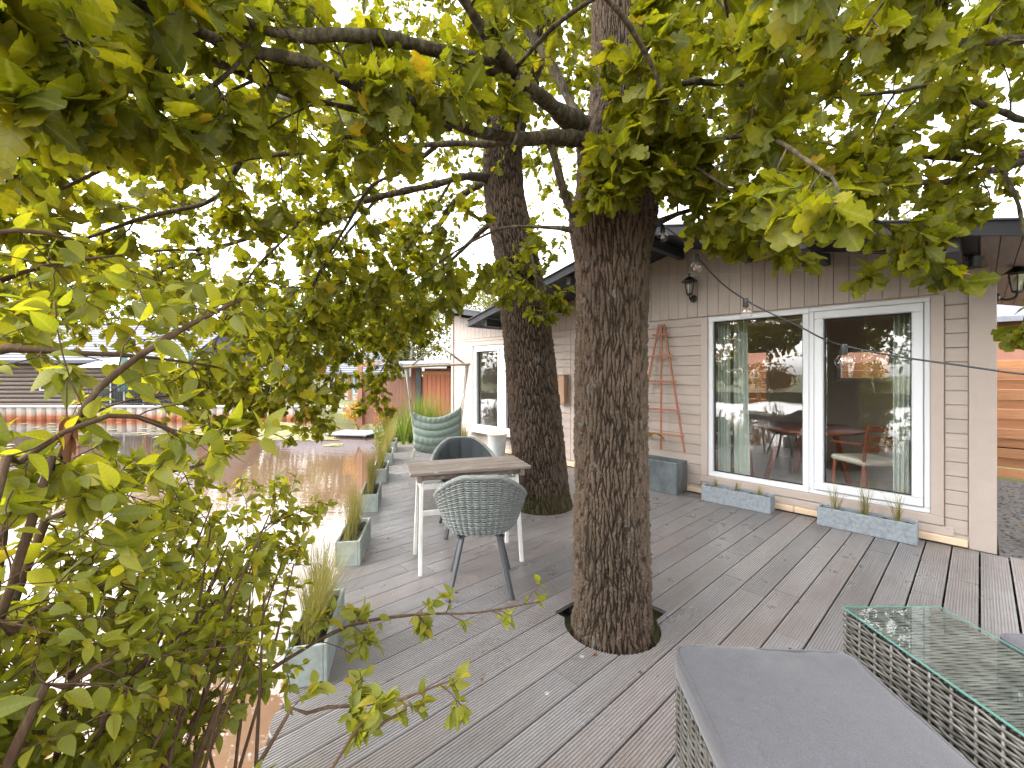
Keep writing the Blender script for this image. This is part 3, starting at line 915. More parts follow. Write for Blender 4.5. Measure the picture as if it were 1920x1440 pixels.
# left wing with its own monopitch roof
wf = lambda x: 2.78 - 0.2 * (x + 7.5)
for (xa, xb) in ((-7.78, -5.72),):
    b = MB(); b.add(*along(xa, xb, -0.36, DEPTH + 0.3, 0.005, 0.055, wf)); w_roof = b.build("wing_roof", M["roofing"], cabin)
    b = MB(); b.add(*along(xa, xb, -0.385, -0.362, -0.04, 0.07, wf)); b.build("barge_board", M["roofing"], w_roof)
    b = MB(); b.add(*along(xa - 0.02, xb, -0.40, DEPTH + 0.32, 0.058, 0.068, wf)); b.build("felt_sheet", M["felt"], w_roof)
    for xx in (-7.3, -6.75, -6.2):
        b = MB(); b.box((xx, -0.17, wf(xx) - 0.055), (0.06, 0.33, 0.10)); b.build("purlin", M["rafter"], w_roof)
# ================================================================== TREES
def vnoise(shape_u, u, v, pu, seed):
    """F2-F1 cell distance and a per-cell value; u wraps with period pu (in cells)"""
    rs = np.random.RandomState(seed)
    nv = int(v.max()) + 4
    jx, jy, cv = rs.rand(pu, nv), rs.rand(pu, nv), rs.rand(pu, nv)
    iu, iv = np.floor(u).astype(int), np.floor(v).astype(int)
    d1 = np.full(u.shape, 9.0); d2 = np.full(u.shape, 9.0); val = np.zeros(u.shape)
    for a in (-1, 0, 1):
        for b in (-1, 0, 1):
            cu, cv_ = iu + a, iv + b
            q = (cu % pu, np.clip(cv_, 0, nv - 1))
            d = np.sqrt((cu + jx[q] - u) ** 2 + (cv_ + jy[q] - v) ** 2)
            m = d < d1
            d2 = np.where(m, d1, np.minimum(d2, d)); val = np.where(m, cv[q], val); d1 = np.where(m, d, d1)
    return d2 - d1, val

def smooth_noise(th, z, seed, k=6):
    rs = np.random.RandomState(seed)
    o = np.zeros_like(z)
    for i in range(k):
        m = rs.randint(0, 5); f = rs.uniform(0.6, 4.5)
        o += np.sin(m * th + f * z + rs.uniform(0, 6.28)) / (1 + 0.5 * m + 0.3 * f)
    return o / k

def trunk_mesh(name, path, nth, nz, cells, depth, m, seed, zstretch=0.26, knots=()):
    """path rows: x, y, z, r (local). Bark plates are real relief."""
    p = spline(path, 0.02)
    zi = np.linspace(0, len(p) - 1, nz)
    q = np.stack([np.interp(zi, np.arange(len(p)), p[:, k]) for k in range(4)], 1)
    L = np.concatenate(([0], np.cumsum(np.linalg.norm(np.diff(q[:, :3], axis=0), axis=1))))
    th = np.arange(nth) * 2 * math.pi / nth
    T, Z = np.meshgrid(th, L)
    rad = q[:, 3][:, None]
    w = smooth_noise(T, Z * 3.0, seed + 1) * 0.9 + smooth_noise(T, Z * 16, seed + 5) * 0.9 + 0.5 * smooth_noise(T * 7, Z * 22, seed + 6)
    cs = 2 * math.pi * 0.22 / cells
    u = T / (2 * math.pi) * cells + w * 0.9
    v = Z / (cs / zstretch) + 1.0 + 0.35 * np.sin(u * 1.7 + Z * 5)
    e, val = vnoise(None, u, v, cells, seed)
    e2, v2_ = vnoise(None, u * 2.0 + 0.4 * np.sin(v * 9), v * 4.5, cells * 2, seed + 9)
    ridge = np.clip(e * 2.0, 0, 1) ** 0.6
    fine = np.clip(e2 * 2.5, 0, 1)
    h = ridge * (0.62 + 0.35 * val + 0.35 * v2_ * fine) + 0.16 * fine + 0.12 * np.random.RandomState(seed + 2).randn(*T.shape)
    scale = np.clip(rad / 0.22, 0.25, 1.1)
    lump = smooth_noise(T, Z * 1.3, seed + 3) * 0.05
    r = rad * (1 + lump) + depth * scale * (h - 0.85)
    for (kt, kz, ka, ks) in knots:               # burls
        dt = np.angle(np.exp(1j * (T - kt)))
        r = r + ka * np.exp(-((dt * rad) ** 2 + (Z - kz) ** 2) / (2 * ks * ks))
    V = np.stack((q[:, 0][:, None] + r * np.cos(T), q[:, 1][:, None] + r * np.sin(T), np.broadcast_to(q[:, 2][:, None], T.shape)), -1)
    i, k = np.meshgrid(np.arange(nz - 1), np.arange(nth), indexing="ij")
    k2 = (k + 1) % nth
    F = np.stack((i * nth + k, i * nth + k2, (i + 1) * nth + k2, (i + 1) * nth + k), -1).reshape(-1, 4)
    return big_mesh(name, V.reshape(-1, 3), F, m, True, {"ridge": np.clip(h, 0, 1.4).ravel()})

# ---- leaf outlines: length 1 along +y, blade facing +z
def leaf_from_widths(ts, wl, wr, fold, bend, nrib=6.0):
    n = len(ts)
    V, F, vein, rib = [], [], [], []
    for i, t in enumerate(ts):
        z = -bend * t * t
        V += [(-wl[i], t - 0.08 * wl[i], z + fold * wl[i]), (0, t, z), (wr[i], t - 0.08 * wr[i], z + fold * wr[i])]
        vein += [0, 1, 0]
        rib += [nrib * (t - 0.75 * wl[i]) + 8, nrib * t + 8, nrib * (t - 0.75 * wr[i]) + 8]
    for i in range(n - 1):
        a = 3 * i
        F += [(a, a + 1, a + 4), (a, a + 4, a + 3), (a + 1, a + 2, a + 5), (a + 1, a + 5, a + 4)]
    return np.array(V), np.array(F), np.stack((vein, rib), 1)
def stalk(V, F, ve, w):
    k = len(V)
    return np.vstack((V, [(-w, 0.0, 0), (w, 0.0, 0), (0.0, 0.14, 0)])), np.vstack((F, [(k, k + 1, k + 2)])), np.vstack((ve, [(1, 0.5)] * 3))
def oak_leaf(rs, n=16):
    ts = np.linspace(0, 1, n)
    nl = rs.uniform(3.6, 4.6)
    def side():
        env = 0.315 * np.clip(np.sin(math.pi * ts ** 1.22), 0, 1) ** 0.72
        x = nl * ts ** 0.95 - 0.45 + rs.uniform(-0.08, 0.08)
        lob = 0.52 + 0.62 * np.abs(np.cos(math.pi * x)) ** 0.8      # round lobes, narrow bays
        w = env * lob + 0.010
        w[-1] = 0.02
        return w * rs.uniform(0.9, 1.12)
    V, F, ve = leaf_from_widths(ts, side(), side(), rs.uniform(-0.1, 0.3), rs.uniform(-0.05, 0.4), nl + 1)
    V[:, 1] = V[:, 1] * 0.93 + 0.07
    V[:, 2] += 0.12 * np.abs(V[:, 0]) * np.sin(V[:, 1] * 9 + rs.uniform(0, 6) + 2 * np.sign(V[:, 0]))
    return stalk(V, F, ve, 0.011)
def ovate_leaf(rs, n=8):
    ts = np.linspace(0, 1, n)
    w = 0.27 * np.sin(math.pi * ts ** 0.82) ** 0.85 * (1 - 0.35 * ts) + 0.004
    V, F, ve = leaf_from_widths(ts, w * rs.uniform(0.9, 1.1), w * rs.uniform(0.9, 1.1), rs.uniform(0.1, 0.4), rs.uniform(0.0, 0.5), 7.0)
    V[:, 1] = V[:, 1] * 0.9 + 0.1
    return stalk(V, F, ve, 0.011)
rsl = np.random.RandomState(11)
OAK_HI = [oak_leaf(rsl, 29) for _ in range(8)]
OAK_LO = [oak_leaf(rsl, 12) for _ in range(6)]
OVA_HI = [ovate_leaf(rsl, 9) for _ in range(6)]
OVA_LO = [ovate_leaf(rsl, 6) for _ in range(5)]

def frames(D, Nn):
    """rotation matrices with columns x, y = leaf direction, z = blade normal"""
    D = D / np.maximum(1e-9, np.linalg.norm(D, axis=1))[:, None]
    X = np.cross(D, Nn); X /= np.maximum(1e-6, np.linalg.norm(X, axis=1))[:, None]
    Z = np.cross(X, D)
    return np.stack((X, D, Z), -1)

def leaves_mesh(name, pos, rot, size, templates, m, rs, base=None):
    Vs, Fs, To, Ve, off = [], [], [], [], 0
    pick = rs.randint(0, len(templates), len(pos))
    for i, (V, F, ve) in enumerate(templates):
        s = np.where(pick == i)[0]
        if not len(s): continue
        W = np.einsum("nij,vj->nvi", rot[s], V) * size[s][:, None, None] + pos[s][:, None]
        Vs.append(W.reshape(-1, 3))
        Fs.append((F[None] + (np.arange(len(s)) * len(V))[:, None, None]).reshape(-1, 3) + off)
        To.append(np.repeat(rs.rand(len(s)) * 0.999, len(V))); Ve.append(np.tile(ve, (len(s), 1)))
        off += len(s) * len(V)
    V = np.concatenate(Vs)
    if base is not None: V = V - np.asarray(base)
    return big_mesh(name, V, np.concatenate(Fs), m, True, {"tone": np.concatenate(To), "vein": np.concatenate(Ve)[:, 0], "rib": np.concatenate(Ve)[:, 1]})

CAMP = np.array((0, 0, EYE))
def in_frame(p, margin=60):
    y = np.maximum(p[:, 1], 1e-3)
    px = CX + p[:, 0] / y * FPX; py = HOR - (p[:, 2] - EYE) / y * FPX
    return (p[:, 1] > 0.15) & (px > -margin) & (px < 1920 + margin) & (py > -margin) & (py < 1440 + margin)

class Plant:
    """a woody plant: limbs given by hand, side shoots and leaves grown on them"""
    def __init__(self, root, seed, leafname, m_leaf, m_wood, hi, lo, near=0.55):
        self.root, self.base = root, np.array(root.location)
        self.rs = np.random.RandomState(seed)
        self.tw = []                              # twig polylines (pts, radii)
        self.lp, self.ld, self.ln, self.ls = [], [], [], []
        self.leafname, self.m_leaf, self.m_wood, self.hi, self.lo, self.near = leafname, m_leaf, m_wood, hi, lo, near
    def limb(self, rows, wobble=0.012, sides=10, part="branch"):
        p = spline(rows, 0.05)
        rs = self.rs
        n = len(p)
        k = np.cumsum(rs.randn(n, 3), 0)
        k -= np.linspace(0, 1, n)[:, None] * k[-1]
        kk = np.ones(7) / 7
        k = np.stack([np.convolve(np.pad(k[:, i], 3, mode="edge"), kk, "valid") for i in range(3)], 1)
        p[:, :3] += k * wobble * 0.5
        p[:, 3] = np.maximum(p[:, 3] * (0.80 if part == "branch" else 1.0), 0.0025) * (1 + 0.10 * rs.randn(n))
        b = MB(); b.tube(p[:, :3] - self.base, p[:, 3], sides)
        me = b.mesh(part, self.m_wood, True)
        link(part, me, self.root)
        return p
    def rosette(self, p, d, n, size, spread=1.0, updown=0.55):
        rs = self.rs
        d = unit(d)
        for i in range(n):
            v = rs.randn(3); v -= d * (v @ d); v = unit(v)
            dd = unit(d * rs.uniform(0.15, 1.0) + v * rs.uniform(0.5, 1.0) * spread + np.array((0, 0, -0.25)))
            nn = unit(np.array((0, 0, updown)) + rs.randn(3) * 0.5)
            self.lp.append(p - d * rs.uniform(0, 0.03)); self.ld.append(dd); self.ln.append(nn)
            self.ls.append(size * rs.uniform(0.5, 1.22))
    def shoot(self, p0, d, L, r, size, nleaf, droop=0.0, level=0, kids=True):
        """a curved twig with leaves along it, a rosette at its end and smaller twigs"""
        rs = self.rs
        n = 5 if L < 0.35 else 7
        pts = [np.array(p0, float)]
        d = unit(d)
        for i in range(n - 1):
            d = unit(d + rs.randn(3) * 0.17 + np.array((0, 0, -droop)))
            pts.append(pts[-1] + d * L / (n - 1))
        pts = np.array(pts)
        self.tw.append((pts, np.linspace(r, max(0.0012, r * 0.35), n)))
        for i in range(1, n):
            dd = unit(pts[i] - pts[i - 1])
            if i >= n // 2 or L < 0.3:
                for _ in range(rs.randint(0, 2 if i < n - 1 else 1) + (1 if i == n - 2 else 0)):
                    self.rosette(pts[i], dd, 1, size)
            if kids and level < 1 and i >= 1:
                for _ in range(rs.randint(0, 2) + (1 if i % 2 else 0)):
                    v = rs.randn(3); v -= dd * (v @ dd); v = unit(v)
                    self.shoot(pts[i], dd * 0.6 + v * 0.8, L * rs.uniform(0.3, 0.5), r * 0.55, size, nleaf, droop, level + 1, False)
        self.rosette(pts[-1], pts[-1] - pts[-2], nleaf + rs.randint(-1, 2), size)
    def clothe(self, p, every, L, size=0.115, nleaf=5, start=0.25, droop=0.02, up=0.0, r=0.006):
        """side shoots along a limb"""
        rs = self.rs
        seg = np.linalg.norm(np.diff(p[:, :3], axis=0), axis=1)
        s = np.concatenate(([0], np.cumsum(seg)))
        x = s[-1] * start
        while x < s[-1]:
            i = min(len(p) - 2, int(np.searchsorted(s, x)))
            t = unit(p[min(i + 2, len(p) - 1), :3] - p[max(i - 1, 0), :3])
            v = rs.randn(3); v -= t * (v @ t); v = unit(v)
            d = t * rs.uniform(0.2, 0.9) + v * 0.9 + np.array((0, 0, up))
            self.shoot(p[i, :3], d, L * rs.uniform(0.55, 1.25), min(r, p[i, 3] * 0.6), size, nleaf, droop)
            x += every * rs.uniform(0.6, 1.4)
        self.shoot(p[-1, :3], p[-1, :3] - p[-3, :3], L * 0.7, max(0.002, p[-1, 3]), size, nleaf + 1, droop)
    def cloud(self, c, rad, n, size, nleaf=9, keep=None):
        """leafy twigs spread through a crown volume"""
        rs = self.rs
        v = rs.randn(n, 3); v /= np.linalg.norm(v, axis=1)[:, None]
        v *= rs.rand(n, 1) ** (1 / 2.4)
        P_ = v * np.asarray(rad) + np.asarray(c)
        for p in P_:
            if keep is not None and not keep(p): continue
            d = unit(p - np.asarray(c) + rs.randn(3) * 1.2)
            self.shoot(p, d, rs.uniform(0.2, 0.45), 0.004, size, nleaf // 2, 0.02, 1, False)
            self.rosette(p, d, nleaf - nleaf // 2, size, 1.4)
    def finish(self, singles=300, stuffname="foliage", mind=0.42, keep=None):
        P_, D, Nn, Sz = (np.array(a) for a in (self.lp, self.ld, self.ln, self.ls))
        ok = np.linalg.norm(P_ - CAMP, axis=1) > mind
        if keep is not None: ok &= keep(P_)
        P_, D, Nn, Sz = P_[ok], D[ok], Nn[ok], Sz[ok]
        Rm = frames(D, Nn)
        dist = np.linalg.norm(P_ - CAMP, axis=1)
        seen = in_frame(P_)
        show = np.where(seen, Sz / np.maximum(dist, 0.2), 0)
        order = np.argsort(-show)
        one = order[:singles]
        rest = order[singles:]
        mes = []
        for (V, F, ve) in self.hi:
            mes.append(big_mesh(self.leafname, V, F, self.m_leaf, True, {"tone": np.zeros(len(V)), "vein": ve[:, 0], "rib": ve[:, 1]}))
        for i in one:
            o = link(self.leafname, mes[self.rs.randint(len(mes))], self.root)
            m4 = np.eye(4); m4[:3, :3] = Rm[i] * Sz[i]; m4[:3, 3] = P_[i] - self.base
            o.matrix_local = Matrix(m4.tolist())
        if len(rest):
            nearm = dist[rest] < 2.6
            lowm = rest[~nearm]; him = rest[nearm]
            for idx, tp in ((him, self.hi), (lowm, self.lo)):
                if len(idx) == 0: continue
                me = leaves_mesh(stuffname, P_[idx], Rm[idx], Sz[idx], tp, self.m_leaf, self.rs, self.base)
                tag(link(stuffname, me, self.root), kind="stuff")
        if self.tw:
            b = MB()
            for pts, rr in self.tw:
                if np.linalg.norm(pts - CAMP, axis=1).min() < 0.3: continue
                if keep is not None and not keep(pts[len(pts) // 2][None])[0]: continue
                near = np.linalg.norm(pts[0] - CAMP) < 3.0
                b.tube(pts - self.base, rr, 5 if near else 3, False)
            if b.v: tag(b.build("twigs", self.m_wood, self.root, True), kind="stuff")
        print(self.root.name, "leaves", len(P_), "twigs", len(self.tw), "in view", int(seen.sum()))

def rows(*pts):
    """picture position, distance along the view and radius -> a point in the place"""
    return [(*P(a, b, y), r) for a, b, y, r in pts]

# keep foliage out of the house, the roof and off the deck floor
def clear_of_house(p):
    dx, dy = p[:, 0] - P0.x, p[:, 1] - P0.y
    lx, ly = dx * CA - dy * SA, dx * SA + dy * CA
    inside = (ly > OVER - 0.12) & (lx < EAVE_R + 0.15) & (lx > -7.9) & (p[:, 2] < PEAK_Z + 0.2 - SLOPE * np.abs(lx - PEAK_X) + 0.15)
    return ~inside & (p[:, 2] > 0.25)

# ---- the near oak
ob = Vector((0.577, 2.49, -0.12))
oak = tag(empty("oak_tree", ob), "oak with thick upright furrowed trunk growing through a hole in the deck", "tree", "oaks shading the deck")
OAK_PATH = [(0, 0, 0.0, 0.234), (0, 0, 0.14, 0.221), (0.0, 0, 0.4, 0.213), (-0.003, 0, 0.9, 0.204), (-0.005, 0, 1.5, 0.201), (0.0, 0, 1.95, 0.201), (0.0, 0, 2.22, 0.206), (-0.005, 0, 2.45, 0.214),
            (0.01, 0, 2.62, 0.205), (0.03, 0, 2.8, 0.19), (0.04, 0.0, 3.1, 0.165), (0.035, 0.02, 3.6, 0.145), (0.02, 0.05, 4.4, 0.13), (0.05, 0.1, 5.6, 0.10), (0, 0.1, 7.4, 0.05)]
kn = [(-2.0, 2.42, 0.03, 0.10), (-1.1, 2.48, 0.035, 0.09), (-2.9, 2.45, 0.03, 0.10), (-0.3, 2.42, 0.03, 0.10), (-1.6, 2.62, 0.03, 0.08), (-2.4, 2.75, 0.05, 0.1), (-2.7, 2.9, 0.05, 0.10), (0.2, 2.6, 0.03, 0.1)]
link("trunk", trunk_mesh("trunk", OAK_PATH, 560, 1300, 60, 0.022, M["bark"], 21, 0.15, kn), oak)
A = Plant(oak, 101, "leaf", M["oak_leaf"], M["twig"], OAK_HI, OAK_LO)
LA = A.limb(rows((1125, 262, 2.45, .075), (1090, 258, 2.38, .055), (1017, 253, 2.25, .045), (957, 257, 2.15, .040), (853, 240, 2.0, .034), (793, 205, 1.88, .031), (722, 177, 1.75, .029), (633, 143, 1.6, .027), (547, 98, 1.46, .025), (473, 82, 1.36, .025), (400, 62, 1.28, .024), (340, 33, 1.2, .023), (270, 0, 1.12, .021), (160, -70, 1.0, .017)))
LB = A.limb(rows((1130, 240, 2.45, .09), (1085, 232, 2.4, .072), (1050, 212, 2.3, .056), (1010, 178, 2.15, .046), (960, 140, 2.0, .042), (870, 107, 1.85, .037), (750, 70, 1.68, .033), (640, 62, 1.55, .028), (530, 68, 1.45, .026), (430, 38, 1.38, .023), (320, -25, 1.3, .019), (150, -130, 1.2, .012)))
LC = A.limb(rows((1110, 250, 2.48, .05), (1080, 210, 2.5, .036), (1050, 150, 2.55, .032), (1010, 80, 2.6, .030), (960, -5, 2.65, .028), (905, -110, 2.7, .022), (840, -220, 2.8, .012)))
LD = A.limb(rows((968, 140, 2.0, .034), (920, 80, 1.85, .031), (880, 20, 1.76, .028), (850, -40, 1.68, .025), (800, -140, 1.55, .018)))
LE = A.limb(rows((850, 241, 2.0, .02), (760, 230, 1.9, .016), (640, 207, 1.75, .015), (560, 193, 1.65, .014), (460, 150, 1.5, .014), (370, 100, 1.4, .013), (300, 52, 1.3, .012), (200, 35, 1.2, .011), (60, 55, 1.05, .010), (-60, 90, 1.0, .006)))
LF = A.limb(rows((1010, 256, 2.3, .026), (930, 268, 2.35, .022), (850, 266, 2.4, .021), (740, 272, 2.45, .020), (640, 279, 2.5, .019), (540, 292, 2.5, .018), (450, 306, 2.5, .018), (432, 345, 2.5, .017), (388, 385, 2.5, .017), (275, 411, 2.5, .015), (150, 455, 2.5, .012), (0, 510, 2.5, .008)))
LG = A.limb(rows((560, 193, 1.66, .014), (505, 180, 1.85, .014), (480, 207, 2.0, .014), (365, 250, 2.0, .014), (325, 278, 2.0, .013), (230, 312, 2.0, .012), (120, 355, 2.0, .010), (0, 395, 2.0, .007)))
LH = A.limb(rows((830, 267, 2.42, .018), (760, 315, 2.7, .016), (690, 352, 2.9, .014), (652, 420, 3.0, .012), (602, 510, 3.1, .010), (572, 600, 3.2, .008), (530, 690, 3.2, .005)))
LI = A.limb(rows((1085, 405, 2.42, .045), (1066, 385, 2.36, .034), (1052, 340, 2.31, .028), (1043, 300, 2.28, .025), (1028, 258, 2.26, .024)))
LJ = A.limb(rows((1085, 436, 2.45, .024), (1050, 430, 2.46, .016), (1000, 430, 2.5, .012), (935, 437, 2.6, .010), (860, 475, 2.8, .008), (770, 535, 3.0, .006), (700, 562, 3.1, .004)))
LK = A.limb(rows((968, 138, 1.99, .018), (972, 195, 1.95, .014), (970, 245, 1.92, .010), (958, 275, 1.9, .006)), 0.006)
LL = A.limb(rows((1160, 275, 2.45, .05), (1190, 235, 2.36, .032), (1270, 156, 2.25, .022), (1340, 152, 2.1, .018), (1398, 156, 2.0, .016), (1410, 200, 1.98, .010), (1396, 270, 1.97, .007), (1378, 320, 1.97, .004)))
LL2 = A.limb(rows((1398, 156, 2.0, .014), (1382, 90, 1.9, .011), (1362, 20, 1.8, .010), (1350, -60, 1.7, .007)))
LM = A.limb(rows((1165, 345, 2.45, .05), (1215, 338, 2.42, .030), (1290, 346, 2.35, .020), (1400, 362, 2.25, .016), (1520, 383, 2.15, .012), (1640, 425, 2.1, .008), (1740, 480, 2.1, .005)))
LN = A.limb(rows((1110, -45, 1.5, .012), (1135, -5, 1.52, .012), (1168, 35, 1.56, .012), (1215, 112, 1.65, .011), (1252, 198, 1.72, .009)), 0.006)
LO = A.limb(rows((1115, -2, 1.7, .012), (1075, 25, 1.75, .012), (1030, 60, 1.82, .012), (967, 128, 1.97, .013)), 0.006)
LQ = A.limb(rows((340, 33, 1.2, .012), (260, 90, 1.35, .013), (110, 178, 1.6, .014), (0, 222, 1.7, .012), (-120, 260, 1.8, .006)))
LZ = A.limb(rows((300, 52, 1.3, .010), (200, 90, 1.2, .008), (100, 80, 1.05, .006), (30, 130, .95, .003)))
LZ2 = A.limb(rows((473, 82, 1.36, .010), (400, 150, 1.3, .008), (300, 190, 1.25, .006), (180, 200, 1.2, .003)))
LR = A.limb(rows((365, 250, 2.0, .010), (200, 230, 1.9, .010), (128, 234, 1.9, .011), (70, 300, 1.9, .010), (0, 350, 1.9, .008)))
LS = A.limb(rows((1195, 425, 2.4, .04), (1230, 418, 2.36, .024), (1300, 395, 2.3, .014), (1390, 400, 2.2, .008), (1440, 440, 2.15, .004)))
LT = A.limb(rows((1165, 150, 2.5, .03), (1230, 60, 2.3, .026), (1290, -40, 2.1, .022), (1400, -150, 1.9, .014)))
LU = A.limb(rows((1190, 235, 2.36, .02), (1290, 260, 2.1, .016), (1420, 250, 1.75, .012), (1560, 330, 1.35, .007)))
LV = A.limb(rows((1140, 245, 2.42, .02), (1165, 250, 2.15, .012), (1205, 300, 1.95, .006)))
LW = A.limb(rows((1180, 120, 2.42, .02), (1185, 95, 2.1, .012), (1205, 170, 1.85, .006)))
LX = A.limb(rows((1120, 320, 2.3, .02), (1140, 330, 2.1, .012), (1150, 350, 1.95, .005)))
LY = A.limb(rows((1195, 330, 2.4, .02), (1260, 300, 2.1, .014), (1330, 330, 1.9, .008), (1400, 380, 1.8, .004)))
for p, ev, L, sz in ((LZ, .08, .2, .11), (LZ2, .09, .24, .105), (LV, .07, .2, .10), (LW, .08, .24, .10), (LX, .09, .16, .10), (LY, .12, .2, .105), (LA, .15, .34, .105), (LB, .15, .36, .105), (LC, .2, .36, .105), (LD, .2, .34, .105), (LE, .11, .3, .105), (LF, .16, .40, .105), (LG, .16, .38, .105), (LH, .085, .4, .105), (LJ, .085, .34, .10), (LL, .13, .32, .11), (LL2, .12, .3, .115),
                     (LM, .26, .24, .10), (LQ, .12, .3, .105), (LR, .16, .34, .105), (LS, .14, .22, .10), (LT, .17, .32, .115), (LU, .17, .24, .12)):
    A.clothe(p, ev, L, sz, 5, 0.3)
A.cloud((0.7, 3.0, 5.6), (4.2, 3.4, 2.0), 620, 0.095)
A.cloud((-2.0, 2.4, 3.6), (2.2, 1.6, 0.9), 200, 0.095)
A.cloud((2.2, 2.3, 3.7), (1.6, 1.1, 0.6), 50, 0.11, keep=lambda p: p[2] > 2.9)
A.cloud((1.7, 3.3, 4.7), (2.0, 1.4, 0.9), 170, 0.10)
A.cloud((0.6, 3.6, 5.0), (1.8, 1.2, 0.9), 130, 0.10)
A.finish(keep=clear_of_house)

# ---- the leaning oak behind
bb = Vector((0.33, 4.72, -0.12))
oak2 = tag(empty("oak_tree", bb), "leaning oak with mossy foot standing behind the bistro table", "tree", "oaks shading the deck")
pp = [(1020, 972, 4.72, .36), (1018, 945, 4.72, .315), (1014, 900, 4.72, .29), (1007, 820, 4.72, .285), (998, 720, 4.73, .275), (988, 620, 4.75, .265), (975, 520, 4.78, .25), (958, 430, 4.8, .235), (944, 350, 4.85, .225), (948, 250, 4.9, .21), (985, 130, 4.95, .2), (1015, 30, 5.0, .18), (1030, -120, 5.1, .15), (1030, -400, 5.2, .06)]
path2 = [tuple(np.array(P(a, b, y)) - np.array(bb)) + (r,) for a, b, y, r in pp]
link("trunk", trunk_mesh("trunk", path2, 400, 900, 58, 0.024, M["bark_moss"], 47, 0.17, ()), oak2)
B = Plant(oak2, 202, "leaf", M["oak_leaf"], M["twig"], OAK_HI, OAK_LO)
L1 = B.limb(rows((945, 335, 4.85, .09), (900, 330, 4.7, .06), (850, 333, 4.6, .05), (700, 375, 4.5, .04), (560, 420, 4.5, .032), (400, 470, 4.6, .026), (250, 530, 4.8, .018), (90, 570, 5.0, .010)))
L2 = B.limb(rows((952, 250, 4.9, .09), (900, 220, 4.8, .06), (780, 190, 4.6, .045), (600, 200, 4.4, .036), (400, 235, 4.3, .026), (200, 285, 4.3, .016), (40, 330, 4.4, .008)))
L3 = B.limb(rows((950, 400, 4.8, .07), (905, 430, 4.9, .04), (850, 480, 5.0, .026), (790, 540, 5.2, .018), (745, 630, 5.4, .012), (700, 720, 5.5, .006)))
L4 = B.limb(rows((945, 330, 4.9, .08), (900, 345, 5.4, .06), (850, 385, 5.8, .05), (818, 430, 6.1, .042), (780, 450, 6.4, .03), (700, 480, 6.8, .014)))
L5 = B.limb(rows((700, 375, 4.5, .02), (640, 440, 4.4, .018), (590, 520, 4.4, .014), (540, 620, 4.4, .010), (500, 740, 4.4, .005)))
L6 = B.limb(rows((560, 420, 4.5, .02), (480, 500, 4.2, .015), (420, 600, 4.1, .010), (380, 720, 4.1, .005)))
L7 = B.limb(rows((985, 130, 4.95, .08), (1060, 150, 4.9, .05), (1200, 180, 4.9, .036), (1400, 230, 4.7, .024), (1600, 280, 4.5, .012)))
L8 = B.limb(rows((960, 420, 4.8, .05), (985, 455, 4.55, .026), (1000, 500, 4.4, .016), (1010, 560, 4.35, .006)))
L9 = B.limb(rows((400, 470, 4.6, .02), (300, 470, 4.2, .015), (200, 500, 4.0, .010), (60, 560, 3.9, .005)))
L10 = B.limb(rows((850, 333, 4.6, .02), (800, 420, 4.5, .014), (760, 480, 4.5, .010), (735, 570, 4.5, .005)))
L11 = B.limb(rows((640, 440, 4.6, .014), (668, 540, 5.0, .010), (640, 650, 5.0, .007), (610, 760, 5.0, .004)))
L12 = B.limb(rows((250, 530, 4.8, .014), (330, 610, 4.6, .010), (410, 690, 4.5, .007), (450, 780, 4.4, .004)))
for p, ev, L in ((L11, .075, .42), (L12, .085, .45), (L1, .15, .6), (L2, .17, .6), (L3, .075, .45), (L4, .11, .5), (L5, .065, .5), (L6, .075, .5), (L7, .13, .6), (L8, .09, .36), (L9, .10, .5), (L10, .08, .42)):
    B.clothe(p, ev, L, .092, 6, 0.3, droop=.05)
B.cloud((-0.3, 5.2, 5.9), (4.8, 3.6, 2.3), 900, 0.09)
B.cloud((-3.2, 4.8, 4.2), (2.8, 2.2, 1.2), 420, 0.085)
B.cloud((1.6, 4.6, 4.4), (2.2, 2.0, 0.9), 160, 0.11)
B.finish(keep=clear_of_house)

# ---- an oak whose trunk stands out of frame to the right
cb_ = Vector((3.75, 1.35, -0.1))
oak3 = tag(empty("oak_tree", cb_), "oak reaching in with grey boughs over the right end of the cabin", "tree", "oaks shading the deck")
tb = MB(); tp = spline([(0, 0, 0, .2), (0, 0, .4, .17), (0, 0, 1.5, .15), (-0.05, 0.05, 2.6, .14), (-0.1, 0.1, 3.6, .11), (0, 0.2, 5.5, .06)], .1); tb.tube(tp[:, :3], tp[:, 3], 20)
tb.build("trunk", M["bark"], oak3, True)
C_ = Plant(oak3, 303, "leaf", M["oak_leaf"], M["twig"], OAK_HI, OAK_LO)
q0 = (3.7, 1.4, 2.45, .07); q1 = (3.65, 1.45, 2.9, .06); q2 = (3.65, 1.45, 3.3, .05)
R1 = C_.limb([q0] + rows((2020, 285, 2.55, .05), (1920, 300, 2.45, .032), (1840, 306, 2.35, .028), (1700, 300, 2.25, .020), (1620, 308, 2.2, .013), (1545, 318, 2.2, .007)))
R2 = C_.limb(rows((1930, 300, 2.45, .03), (1860, 318, 2.4, .024), (1750, 334, 2.3, .020), (1600, 333, 2.2, .012), (1500, 345, 2.2, .006)))
R3 = C_.limb([q1] + rows((2060, 60, 1.9, .03), (1900, 66, 1.7, .020), (1780, 68, 1.6, .017), (1600, 72, 1.55, .014), (1492, 70, 1.55, .009)))
R4 = C_.limb([q1] + rows((2000, 200, 2.2, .03), (1880, 200, 2.1, .018), (1760, 150, 2.05, .014), (1680, 156, 2.0, .012), (1500, 186, 2.0, .007)))
R5 = C_.limb(rows((1890, 315, 2.4, .016), (1905, 380, 2.3, .012), (1912, 450, 2.2, .010), (1935, 520, 2.1, .007), (1925, 590, 2.05, .004)))
R6 = C_.limb([q2] + rows((2100, -60, 1.9, .03), (1900, -90, 1.6, .02), (1700, -60, 1.4, .014), (1560, -40, 1.3, .008)))
